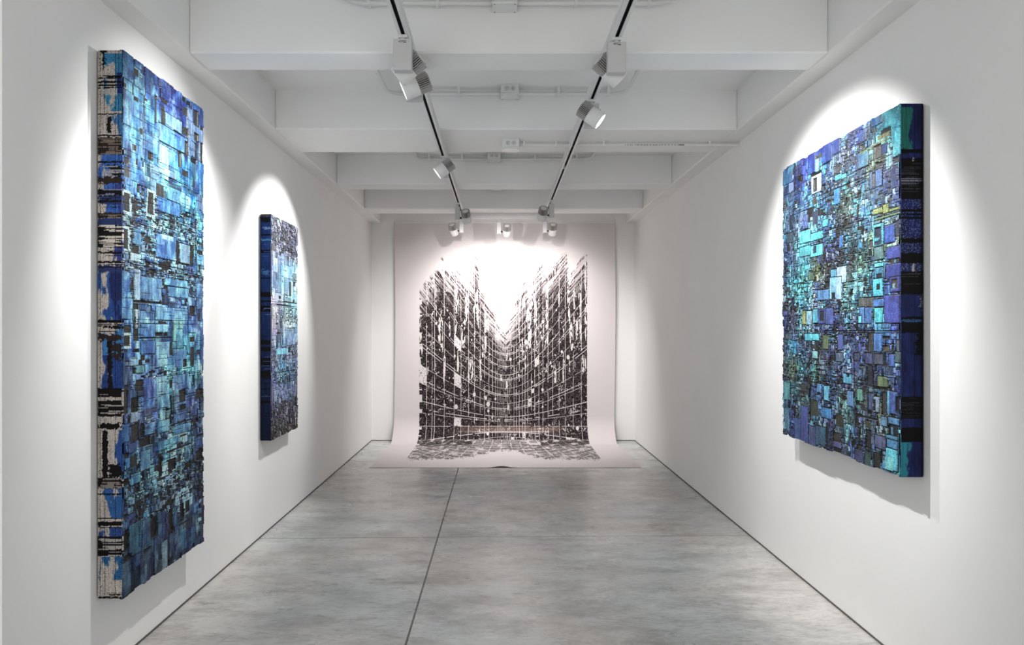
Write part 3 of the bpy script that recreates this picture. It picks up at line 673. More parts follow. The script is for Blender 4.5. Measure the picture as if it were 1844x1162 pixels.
# columns run from the near edge (u=0) to the far edge (u=1)
gridR = [[(80,185,200),tl,(78,100,165),(88,88,135),sl,rb,rb,(90,100,120),(62,112,150)],
 [tq,tl,sl,(100,100,130),sl,(60,120,190),rb,(60,80,140),(60,120,160)],
 [(110,185,205),yg,(90,110,150),tl,sl,(80,140,190),cyn,sl,gy],
 [(90,110,180),sl,cyn,(120,140,120),(90,150,180),cyn,lav,sl,(76,110,140)],
 [(110,130,180),(100,160,200),(90,150,190),gy,bs,(80,140,200),cyn,gy,sl],
 [yg,(176,178,112),tl,dk,(64,80,165),gy,cyn,sl,(90,130,160)],
 [(90,110,190),tq,(120,160,150),dk,gy,(150,150,110),tq,(100,190,205),sl],
 [vb,(70,130,190),cyn,(130,165,165),gy,lav,tq,(110,190,200),(120,120,145)],
 [vb,cyn,tl,(120,160,170),(100,110,160),(190,200,225),(110,180,205),gy,(105,115,135)],
 [(74,82,175),cyn,(84,100,165),sv,(95,115,180),lav,(130,190,210),(110,115,150),(96,105,130)],
 [(90,100,170),bs,sv,(100,140,190),sv,dk,(95,105,160),cyn,(96,104,130)],
 [(96,104,160),sl,(110,120,160),sv,(90,125,175),ol,tl,ol,(90,96,120)],
 [(110,130,185),(140,150,130),gy,(110,150,150),(90,110,160),(80,120,175),gy,(96,150,160),(88,128,150)],
 [(100,170,200),(140,140,165),(100,130,150),(110,150,160),sv,(96,150,190),ol,(84,100,165),(84,145,160)],
 [(100,190,205),(90,140,175),dk,(84,84,125),sv,(90,92,145),(80,96,160),(80,86,150),(82,90,112)]]
base = control(gridR, rowsR, R_.U + .03 * (fbm(R_.U * 9, R_.V * 9, 3) - .5), R_.V + .03 * (fbm(R_.U * 9, R_.V * 9, 4) - .5))
base = base + (fbm(R_.U * 30, R_.V * 26, 61, 5)[..., None] - .5) * np.array((150, 140, 90))
deep = sstep(.56, .72, fbm(R_.U * 16 + 5, R_.V * 20, 62, 4)[..., None]) * .55; base = base * (1 - deep) + np.array((52, 62, 160)) * deep
tur = sstep(.58, .72, fbm(R_.U * 14 + 50, R_.V * 16, 66, 4)[..., None]) * .55; base = base * (1 - tur) + np.array((98, 205, 222)) * tur
base *= (.76 + .5 * fbm(R_.U * 80, R_.V * 24, 63, 3)[..., None]); base = np.clip(base, 15, 240)
R_.col[...] = base; R_.basec = base
def densR(u, v):
    keep = bump1(u, .04, .08) * bump1(v, .06, .12) + .8 * bump1(u, .08, .08) * bump1(v, .58, .06) + .8 * bump1(u, .95, .08) * bump1(v, .08, .06) + bump1(u, .05, .06) * bump1(v, .96, .05) + .5 * bump1(u, .6, .2) * bump1(v, .03, .05)
    d = .45 + .5 * bump1(u, .42, .13) * bump1(v, .33, .12) + .45 * bump1(u, .8, .22) * bump1(v, .50, .06) + .4 * bump1(v, .62, .03) + .4 * bump1(u, .75, .15) * bump1(v, .75, .08) + .3 * bump1(u, .45, .1)
    return max(0, min(1, d - keep))
R_.tiles(520, .13, .05, densR, lambda u, v: .06, base=base)
tiles_dense(R_, 2600, .024, densR, .14, base, .06, wide=.8)
tiles_dense(R_, 2600, .013, lambda u, v: max(0, densR(u, v) - .25), .28, base, .08, wide=.9)
tiles_dense(R_, 1400, .010, lambda u, v: max(0, densR(u, v) - .55) * 1.6, .42, base, .08, wide=1.0)
for k in range(90):
    v0 = R_.rs.choice([.16, .2, .3, .33, .38, .44, .47, .62, .635, .76, .78, .79, .8, .6]) + R_.rs.randn() * .01; u0 = R_.rs.rand() * .8; R_.hline(min(.99, max(0, v0)), u0, min(1, u0 + .1 + R_.rs.rand() * .35))
for k in range(900):
    v0 = R_.rs.rand(); R_.vline(R_.rs.rand(), v0, min(1, v0 + .012 + .05 * R_.rs.rand()), th=1 + (R_.rs.rand() < .3))
for k in range(420):
    u0 = R_.rs.rand(); R_.hline(R_.rs.rand() * .99, u0, min(1, u0 + .02 + .08 * R_.rs.rand()), th=1 + (R_.rs.rand() < .3))
br_ = (104, 92, 88)
q = (1400, 180, 6.586)
for r in [(1350,60,1465,330),(1250,100,1350,330),(1360,340,1465,560),(1370,560,1455,660)]: patch(R_, *q, *r, edge=0, mixc=(84,185,200), mf=.55, h=.004)
patch(R_, *q, 1120,180,1240,300, edge=1, mixc=(62,80,170), mf=.5); patch(R_, *q, 540,510,650,740, edge=1, mixc=(46,60,165), mf=.75); patch(R_, *q, 660,460,745,640, edge=1, mixc=(50,66,168), mf=.7); patch(R_, *q, 370,620,450,880, edge=1, mixc=(48,62,160), mf=.6)
patch(R_, *q, 65,820,180,1000, edge=1, mixc=(58,120,160), mf=.6); patch(R_, *q, 965,620,1075,800, edge=2, mixc=(90,170,195), mf=.5); patch(R_, *q, 985,340,1055,500, edge=1, mixc=(100,98,150), mf=.5)
feats(R_, *q, [(1215,345,1345,392,k_,-.003),(1335,340,1350,600,k_,-.003),(1200,400,1335,455,(150,142,98),.004,T),(985,590,1130,612,(150,150,80),.005),(1120,490,1350,512,(160,150,95),.005),(1350,560,1380,600,k_,-.003),(1380,680,1460,730,(70,74,96),-.002,E),
 (1155,545,1235,690,br_,-.001,E),(1240,530,1310,640,(52,80,150),.003,E),(1135,540,1147,760,k_,-.003),(410,890,520,1100,(196,204,216),.004,E),(435,935,470,1080,(84,76,84),-.002,E),(455,690,490,860,(140,220,235),.004),(450,640,540,690,(94,90,84),-.002,T),
 (685,800,740,860,(100,90,104),-.002,E),(690,890,760,950,(90,200,225),.004,E),(770,880,820,930,(100,205,228),.004,E),(390,860,520,900,k_,-.003,T),(1160,760,1240,790,(90,82,80),-.002,E),(1100,840,1245,1040,(96,120,175),.004,E),(1130,870,1165,1030,(110,100,110),-.001,E),(1350,790,1420,1040,(70,82,140),.003,E)])
q = (1400, 340, 6.586)
feats(R_, *q, [(1145,420,1265,680,(96,200,225),.005,E),(1165,470,1235,660,(66,80,110),-.002,E),(1160,590,1205,620,(96,200,225),.003),(1275,430,1400,640,(70,100,190),.004,E),(1400,390,1450,560,(80,84,120),-.001,E),(1160,885,1260,930,(104,220,228),.005,E),(1150,700,1260,840,(120,150,150),.003,E),
 (1300,690,1470,830,(80,86,176),.004,E),(1340,835,1390,890,(92,82,78),-.002,T),(1410,835,1475,885,(92,82,78),-.002,T),(1300,900,1470,1070,(72,80,180),.005,E),(1160,940,1255,1080,(84,150,185),.003,E),(1170,1010,1245,1070,(60,62,74),-.002,T),
 (270,500,390,640,(104,205,214),.004,E),(400,520,540,610,(98,196,212),.004,E),(270,690,390,800,(98,196,206),.004,E),(400,670,540,800,(104,206,218),.004,E),(420,680,470,770,(70,84,110),-.002,T),(120,530,190,640,(72,96,120),.003,E),(110,670,150,740,(62,56,60),-.002,T),
 (710,930,820,1120,(186,200,228),.004,E),(640,960,700,1120,(120,180,215),.004,E),(940,190,965,420,k_,-.003),(100,180,110,430,k_,-.003),(1140,240,1250,300,(172,172,104),.004,E),(1260,190,1320,290,(178,176,100),.004,E),(1330,230,1450,260,(168,170,104),.004,E),(1150,320,1450,340,(130,160,120),.003,E),
 (1245,400,1255,680,k_,-.003),(415,90,470,190,br_,-.002,T),(1095,620,1130,690,(110,100,98),-.002,E),(410,270,480,430,(80,82,110),-.002,T),(540,370,600,450,(96,190,215),.004,E),(680,0,740,180,(70,140,210),.004,E),(740,560,780,700,(80,140,210),.004,E)])
q = (1400, 500, 6.586)
feats(R_, *q, [(1145,20,1255,220,(92,196,224),.005,E),(1180,80,1225,150,(40,60,80),.002,T),(1160,365,1255,540,(92,200,214),.005,E),(1145,260,1270,350,(80,130,200),.004,E),(1340,0,1470,170,(78,88,178),.005,E),(1355,20,1430,140,(110,90,78),-.002,T),(1360,80,1390,135,(140,170,190),.0,T),
 (1280,215,1475,545,(82,86,178),.005,E),(970,245,1055,350,(120,110,106),.002,E),(1060,245,1135,350,(112,104,104),.002,E),(630,0,700,250,(140,190,220),.004,E),(705,0,765,265,(176,196,224),.004,E),(640,180,690,260,(50,48,62),-.002,T),(485,150,615,270,(100,150,205),.004,E),
 (300,400,345,560,(170,170,110),.004,E),(350,400,410,560,(160,200,225),.004,E),(425,380,480,540,(96,180,205),.004,E),(490,380,580,550,(84,96,175),.004,E),(580,370,670,560,(96,104,180),.004,E),(505,400,560,520,(50,56,80),-.001,T),(985,360,1040,545,(96,140,205),.004,E),(1050,360,1120,545,(84,130,200),.004,E),
 (80,632,1480,640,(24,24,28),-.003),(80,655,1480,660,(24,24,28),-.003),(100,670,180,730,(86,108,130),.003,E),(330,670,410,750,(96,196,216),.004,E),(420,670,500,750,(100,206,224),.004,E),(540,690,610,850,(120,128,92),.003,E),(720,680,780,860,(96,104,172),.003,E),(1075,670,1140,880,(84,80,84),-.002,E),
 (1150,670,1240,880,(86,130,200),.004,E),(1250,820,1330,870,(104,94,80),-.002,E),(1240,700,1350,730,k_,-.003,T),(1410,750,1465,870,(110,112,122),-.001,E),(1150,910,1250,1030,(110,106,128),.002,E),(1395,890,1465,1010,(92,112,118),.002,E),(1265,900,1300,1060,(60,58,64),-.002,T),(1330,920,1390,1060,(84,110,180),.004,E),
 (420,880,480,960,(150,200,205),.004,E),(700,900,780,1000,(110,122,150),.004,E),(1050,905,1130,1030,(90,90,140),.003,E),(915,900,980,990,(84,84,120),.002,E),(970,1040,1030,1065,k_,-.003),(1070,1040,1120,1075,k_,-.003),(965,460,1000,540,(130,215,230),.004,E),(1260,550,1330,600,(84,150,215),.004,E)])
q = (1400, 660, 5.532)
feats(R_, *q, [(875,0,890,240,k_,-.003),(950,0,965,240,k_,-.003),(900,0,945,190,(60,60,80),-.001,E),(960,215,1100,235,k_,-.003),(1000,110,1100,210,(130,140,96),.003,E),(660,80,740,170,(96,170,200),.003,E),(690,70,720,110,k_,-.003),(820,170,860,195,k_,-.003),(590,130,640,155,k_,-.003),(645,110,655,390,k_,-.003),
 (245,180,290,250,(84,80,84),-.002,E),(215,165,320,300,None,.004),(320,160,332,640,k_,-.003),(105,335,130,415,k_,-.003),(70,160,125,330,(98,160,165),.003),(80,420,120,640,(92,140,160),.003),(470,200,515,340,(100,185,215),.004,E),(400,180,440,260,(96,150,200),.004,E),(960,310,1020,460,(150,156,180),.004,E),(955,335,985,450,(70,64,72),-.002,T),
 (1045,260,1090,480,(80,78,84),-.002,E),(905,270,945,440,(90,96,150),-.001,E),(1120,260,1200,480,(88,110,185),.004,E),(1190,310,1215,450,(60,60,84),-.002,E),(1100,250,1120,480,(96,180,215),.003),(800,230,850,340,(120,170,150),.003,E),(700,250,760,400,(110,150,200),.003,E),(770,500,1000,520,k_,-.003),(770,500,782,740,k_,-.003),
 (780,470,850,500,k_,-.003,T),(900,440,950,480,k_,-.003,T),(1040,510,1100,600,(110,150,185),.004,E),(1110,520,1210,580,(100,150,195),.004,E),(1110,590,1200,700,(50,50,66),-.002,E),(1130,610,1150,700,(90,130,160),.001),(1040,640,1090,680,(50,48,56),-.002,T),(1090,700,1200,740,(90,150,190),.004,E),(1100,740,1200,820,(92,150,195),.004,E),
 (885,640,940,800,(56,52,54),-.002,E),(885,560,945,620,(90,92,60),.002,T),(975,700,1080,820,(112,108,150),.004,E),(795,790,840,830,(100,76,70),-.002,E),(1090,830,1200,1060,(104,190,212),.005,E),(1080,900,1160,1050,(130,200,200),.004),(1025,840,1055,980,k_,-.003),(960,870,1020,1030,(66,62,62),-.002,E),(875,850,930,1000,(84,104,104),.001,E),
 (775,840,860,960,(84,84,130),.003,E),(560,670,620,750,(86,70,66),-.002,E),(560,760,640,830,(104,98,150),.003,E),(320,600,385,810,(92,96,150),.004,E),(240,400,310,780,(84,92,165),.004,E),(175,520,235,740,(76,100,170),.004,E),(480,560,510,780,(50,46,56),-.002,T),(390,600,480,800,(72,110,140),.003,E),(440,420,540,520,(76,140,200),.003,E),
 (580,480,660,610,(76,74,56),-.001,T),(330,340,410,500,(84,86,70),-.001,T),(560,830,640,900,(36,34,34),-.002,T)])
R_.speckle(.36); R_.gain = 0.98; R_.gam = 1.4; R_.sat = 0.66; R_.tint = (0.94, 1.02, 1.03)
def edgeR(tt, vv, s):
    rs = np.random.RandomState(9)
    n = fbm(tt * 4, vv * 24, 71, 5)[..., None]
    col = np.array((14, 18, 44)) * (1 - n) + np.array((34, 46, 104)) * n
    m = (sstep(.50, .58, tt + (n[..., 0] - .5) * .9 - .1) * (vv < v_of(s, 268)) * (vv > v_of(s, 192)))[..., None]; col = col * (1 - m) + np.array((34, 96, 88)) * m
    m = (sstep(.6, .7, tt + (n[..., 0] - .5) * .9 - .05) * (vv > v_of(s, 798)))[..., None]; col = col * (1 - m) + np.array((40, 110, 125)) * m
    col *= (.7 + .6 * fbm(tt * 40, vv * 20, 53, 3))[..., None]
    sp = (rs.rand(*tt.shape) < .08) & (((vv > v_of(s, 358)) & (vv < v_of(s, 490)))); col[sp] = (110, 120, 150)
    K = (5, 5, 7)
    soft_bands([(268, 275, K, 0, 1, .5), (284, 358, K, 0, 1, .5), (322, 327, (30, 34, 60), .1, 1, 1), (376, 381, K, 0, 1, .4), (384, 387, K, 0, 1, .4), (390, 394, K, 0, 1, .4), (429, 437, K, 0, 1, .3), (455, 474, K, 0, 1, .4), (489, 530, K, 0, 1, .3), (474, 489, (150, 146, 150), .38, .5, .3), (571, 600, K, 0, 1, .6), (576, 580, (40, 70, 110), 0, 1, .6),
       (600, 640, K, 0, .35, 1), (715, 755, K, 0, 1, .4), (771, 797, K, 0, 1, .4), (283, 290, (120, 120, 130), .44, .5, .4), (530, 560, (120, 130, 140), .02, .1, 1)], s, tt, vv, col)
    fine_lines(s, tt, vv, col, 290, 345, 18, (44, 44, 50), rs, .0011); fine_lines(s, tt, vv, col, 318, 330, 6, (110, 110, 120), rs, .0009); fine_lines(s, tt, vv, col, 490, 520, 4, (50, 48, 50), rs, .0009); fine_lines(s, tt, vv, col, 718, 752, 14, (34, 32, 38), rs, .0009)
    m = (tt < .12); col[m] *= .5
    m = (np.abs(tt - .4) < .012); col[m] *= .4
    return col
R_.build('relief_panel', 'large squarish turquoise and violet-blue relief panel with black edge on the right wall', 'artwork', edgeR)

# ------------------------------------------------------------------ the hanging print
def build_print():
    yw = 9.655; rad = 0.34; yfront = 7.80; ztop = 2.93
    # arc length s down the paper
    Lv = ztop - rad; La = rad * math.pi / 2; Lf = (yw - rad) - yfront
    total = Lv + La + Lf
    def step(a, b, d): return list(np.linspace(a, b, max(2, int((b - a) / d)), endpoint=False))
    S = np.array(step(0, 0.36, .03) + step(.36, total - .30, .0033) + step(total - .30, total, .02) + [total])
    Xs = np.array(step(-1.41, -1.30, .02) + step(-1.30, 1.42, .0033) + step(1.42, 1.535, .02) + [1.535])
    y = np.empty_like(S); z = np.empty_like(S)
    for i, s in enumerate(S):
        if s < Lv: y[i] = yw - 0.006 * math.sin(s * 2.2); z[i] = ztop - s
        elif s < Lv + La:
            a = (s - Lv) / rad; y[i] = yw - rad * (1 - math.cos(a)) - 0.006 * math.sin(Lv * 2.2); z[i] = rad * (1 - math.sin(a)) + 0.003
        else: y[i] = yw - rad - (s - Lv - La); z[i] = 0.003
    XX, YY = np.meshgrid(Xs, y); _, ZZ = np.meshgrid(Xs, z)
    _, SS = np.meshgrid(Xs, S)
    # hanging part gets slightly narrower, front corner lifts a little, one small buckle in the front edge
    fl = np.clip((SS - Lv - La) / Lf, 0, 1)
    XX = XX + 0.012 * np.sin(SS * 1.3) * (1 - fl)
    ZZ = ZZ + 0.016 * np.exp(-((XX - 0.02) / 0.09) ** 2) * np.clip((fl - .9) / .1, 0, 1)
    PXx = VX + F * XX / YY; PY = VY - F * (ZZ - CAMZ) / YY
    rs = np.random.RandomState(77)
    cx, hor = 911.0, 768.0
    # inked region on the paper, measured along the sheet
    wid = YY / 9.65
    xl = -1.075 * np.ones_like(XX) + .02; xr = 1.165 * np.ones_like(XX)
    X0 = XX
    xp = VX + F * X0 / 9.65                         # column on the sheet
    yp = np.where(SS < Lv, VY - F * ((ztop - SS) - CAMZ) / 9.65, PY)    # row down the sheet
    t = np.abs(xp - cx) / 157.0
    sc_ = np.sqrt(1 + (2.55 * t) ** 2)
    story = (hor - yp) / sc_                        # height above the horizon measured at the centre
    ink = np.ones_like(XX)
    # skyline
    skx = [752,760,770,778,787,792,797,802,808,820,834,846,852,854,860,863,868,876,884,892,898,904,910,916,921,926,934,940,947,953,962,968,974,980,990,1000,1006,1012,1020,1026,1034,1044,1052,1060]
    sky = [528,515,504,492,488,468,464,482,492,486,500,506,506,458,462,500,516,540,556,572,584,590,592,588,572,556,530,518,504,510,494,482,470,488,484,474,462,458,456,494,486,470,458,456]
    sk = np.interp(xp, skx, sky)
    ragn = fbm(xp / 3.0, yp / 16.0, 81, 4) * 0.6 + fbm((xp + yp * .7 * np.sign(xp - cx)) / 2.5, (yp) / 40.0, 82, 3) * .4
    d = yp - sk
    cover = sstep(0, 1, (d + (0.5 - ragn) * -44 + 4) / 15 + .25)
    cover *= (yp > sk - 2)
    # cells
    vx_l = [755,768,778,782.5,800,818,830,843.6,854.5,864.5,872.6,880.6,887,892.5,896.5,900.5,904,907.5,911,914,917,920,925.6,930,935,940.7,945.5,950.5,957,963,970.5,977.7,987,995.5,1007,1018,1032.5,1047,1058]
    vx_l = np.array(vx_l)
    ci = np.searchsorted(vx_l, xp)
    floors = np.array([-60,-34,-19,-10,0,9,17,29,41,54,68,81,92,105,118,128,141,153,165,176,190,205,220,236,255,275])
    fi = np.searchsorted(floors, story)
    rt = rs.rand(64, 64)
    cell = rt[np.clip(fi, 0, 63), np.clip(ci, 0, 63)]
    sp = rs.rand(*XX.shape)
    big = fbm(xp / 9., yp / 9., 83, 4); sm_ = fbm(xp / 1.5, yp / 1.5, 84, 3)
    dens = 0.84 + 0.8 * (big - .5) * 2 + .3 * (cell - .5)
    tone = 1 - sstep(.54, .70, sm_ - (dens - .42) * .42) * .9           # 1 = black, speckled with paper
    tone = np.maximum(tone, 0.0)
    tone = np.where(cell < .035, tone * 0 + (sm_ < .33) * .9, tone)  # window panes left white
    tone = np.where(cell > .76, 1.0 - (sp < .02), tone)             # solid cells
    grey = .80 + .2 * (sm_ < .5)
    ink = tone * grey
    # streaky facade strips on the right and upper left
    strip = ((fbm(xp / 5., yp / 60., 90, 2) > .66) & (yp < 690) & (np.abs(xp - cx) > 22))
    ink = np.where(strip, ink * (fbm(xp / 1.6, yp / 7., 91, 3) < .47), ink)
    # white glazing bars
    dv = np.min(np.abs(xp[..., None][:, :, 0:1] - 0) * 0 + 1e9, axis=-1) if False else None
    near = np.clip(ci, 1, len(vx_l) - 1)
    dist = np.minimum(np.abs(xp - vx_l[near - 1]), np.abs(xp - vx_l[near]))
    wv = np.where(np.abs(xp - cx) < 22, .34, .42)
    brk = fbm(xp / 4, yp / 14., 92, 2) > .34
    ink = np.where((dist < wv) & brk & (yp < 795), ink * .12, ink)
    nf = np.clip(fi, 1, len(floors) - 1)
    df = np.minimum(np.abs(story - floors[nf - 1]), np.abs(story - floors[nf])) * sc_
    thick = 0.5 * np.where((np.where(np.abs(story - floors[nf - 1]) < np.abs(story - floors[nf]), nf - 1, nf) % 3) == 0, 1.1, .65) * (0.75 + .25 * sc_)
    ink = np.where((df < thick) & (yp < 792) & (fbm(xp / 6., yp / 6., 93, 2) > .30), ink * .1, ink)
    # double lines beside some floors
    df2 = np.abs(story - floors[nf - 1] - 2.6) * sc_
    ink = np.where((df2 < .7) & (nf % 2 == 0) & (yp < 760) & (fbm(xp / 8., yp / 8., 94, 2) > .45), ink * .15, ink)
    # paint blobs
    for k in range(90):
        bx = 755 + rs.rand() * 302; by = 500 + rs.rand() * 285; r = 1.0 + 2.2 * rs.rand() ** 3
        m = ((xp - bx) / r) ** 2 + ((yp - by) / (r * 1.4)) ** 2 < 1; ink[m] = 0
    # faint horizontal glow band printed in brown
    band = np.exp(-((yp - 773) / 5.0) ** 2) * sstep(800, 870, xp) * (1 - sstep(990, 1030, xp))
    col = np.ones(XX.shape + (3,)) * np.array((214, 208, 208.))
    inkc = np.ones(XX.shape + (3,)) * np.array((30, 21, 24.))
    ink = ink * (1 - .75 * np.exp(-((yp - 778) / 1.6) ** 2) * sstep(810, 880, xp) * (1 - sstep(970, 1000, xp)))
    inkc = inkc * (1 - .75 * band[..., None]) + np.array((140, 112, 100)) * .75 * band[..., None]
    # top of the towers fades to brown
    fade = (1 - sstep(0, 50, d)) * sstep(780, 800, xp)
    inkc = inkc * (1 - .45 * fade[..., None]) + np.array((140, 118, 112)) * .45 * fade[..., None]
    ink *= cover
    streak = fbm((xp * .75 + yp * .66 * np.where(xp > cx, 1, -1)) / 1.5, (yp * .75 - xp * .66 * np.where(xp > cx, 1, -1)) / 26., 120, 3)
    topz = 1 - sstep(10, 75, d)
    ink *= 1 - topz * (streak > .47) * .9
    # paved ground below: perspective grid in greys
    gm = yp > 792
    gx = (xp - cx); row = (yp - 792) / 40.0
    gn = fbm(xp / 5., yp / 1.8, 95, 4)
    ground = .52 + .5 * (gn - .5) + .2 * (fbm(xp / 14., yp / 3., 96, 3) - .5)
    lines_r = np.abs(((np.log(np.clip((yp - 770), 1, 999)) * 9 + gx * gx * .00018 + .2 * gn) % 1) - .5) < .10
    skew = gx / (1 + .55 * row) + 14 * row * np.sign(gx) * 0
    lines_c = np.abs(((skew / 15.) % 1) - .5) < .055
    ground = np.where(lines_r & (sm_ > .4), ground * .25, ground); ground = np.where(lines_c & (sm_ > .42), ground * .15, ground)
    dk_ = np.exp(-((yp - 797) / 6.) ** 2) * (np.abs(gx) > 60); ground = np.clip(ground + .4 * dk_, 0, 1)
    low = np.interp(xp, [735, 755, 800, 830, 852, 872, 890, 905, 925, 942, 958, 972, 1000, 1058], [833, 830, 829, 828, 825, 820, 815, 813, 814, 820, 825, 829, 829, 830])
    edge_n = (fbm(xp / 3., yp / 1.5, 97, 3) - .5) * 9
    ground = np.where(yp < low - 2 + edge_n, ground, 0)
    ground = ground * (1 - .85 * (fbm(xp / 10., yp / 2.2, 98, 3) > .66))
    ink = np.where(gm, ground, ink)
    inkc = np.where(gm[..., None], np.array((44, 38, 40.)), inkc)
    inx = (X0 > -1.078 + .008 * (fbm(SS * 60, SS * 3, 99, 2) - .5)) & (X0 < 1.168 + .008 * (fbm(SS * 60, SS * 3 + 7, 99, 2) - .5))
    ragl = (fbm(SS * 25, SS * 0 + 3, 101, 3) > .62) & (X0 < -1.04)
    inx &= ~ragl
    ink = np.where(inx, ink, 0)
    ink = np.clip(ink, 0, 1)[..., None]
    # ink is absorbed: mix in display space
    col = col * (1 - ink) + inkc * ink
    P = np.stack([XX, YY, ZZ], -1)
    root = thing('hanging_print', 'huge black and white print of glass towers, hanging on the end wall onto the floor', 'artwork', (0.06, yw, 0))
    P = P - np.array((0.06, yw, 0))
    # back of the sheet folded round so the paper has thickness
    back = P[:, ::40].copy() if False else None
    o = grid_object('paper_sheet', P, col, M_paper, root, flip=False)
    sb = P[::6][:, ::30].copy()
    nrm = np.zeros_like(sb)
    sb[..., 1] += 0.003; sb[..., 2] -= 0.002
    g2 = grid_object('paper_backing', sb, np.ones(sb.shape) * 228.0, M_paper, root, flip=True)
    # slim rail pinning the top edge
    MB().box(-1.41, 1.535, -0.012, 0.045, ztop - 0.014, ztop + 0.0, bev=.002).build('hanging_rail', M_white, root, loc=(-0.06, 0, 0))
    return root
build_print()

# ------------------------------------------------------------------ lighting track
ZTB, ZTT = CAMZ + 1.36, ZC          # underside and top of the tracks
def track(name, label, p0, p1):
    d = Vector(p1) - Vector(p0); L = d.length; ang = math.atan2(d.y, d.x)
    root = thing(name, label, 'track', (p0[0], p0[1], ZTB), group=None)
    root.rotation_euler = (0, 0, ang)
    H = ZTT - ZTB; hw = 0.0235
    b = MB(); b.box(0, L, -hw, -0.009, 0, H, bev=.0012); b.box(0, L, 0.009, hw, 0, H, bev=.0012); b.box(0, L, -0.0095, 0.0095, 0.030, H - .001)
    b.box(0, L, hw, hw + 0.002, 0.026, 0.030); b.box(0, L, -hw - 0.002, -hw, 0.026, 0.030)
    b.box(-0.004, 0.0, -hw, hw, 0, H); b.box(L, L + 0.004, -hw, hw, 0, H)
    b.build('track_body', M_white, root)
    s = MB(); s.box(0.001, L - 0.001, -0.0092, 0.0092, 0.0255, 0.0302)
    s.box(0.001, L - 0.001, -0.0092, -0.0075, 0.006, 0.026); s.box(0.001, L - 0.001, 0.0075, 0.0092, 0.006, 0.026)
    s.build('contact_slot', M_dark, root)
    return root
XTL, XTR = -0.446, 0.545
track('lighting_track', 'white ceiling lighting track running lengthwise on the left', (XTL, 1.2), (XTL, 8.86))
track('lighting_track', 'white ceiling lighting track running lengthwise on the right', (XTR, 1.2), (XTR, 8.86))
track('lighting_track', 'short white lighting track crossing in front of the end wall', (XTL - 0.03, 8.885), (XTR + 0.03, 8.885))
o = MB().box(XTR - 0.0236, XTR + 0.0236, 6.09, 6.115, ZTB - 0.002, ZTB + 0.03).build('track_coupler', M_white)
tag(o, 'small white coupler joining two lengths of the right track', 'track coupler')

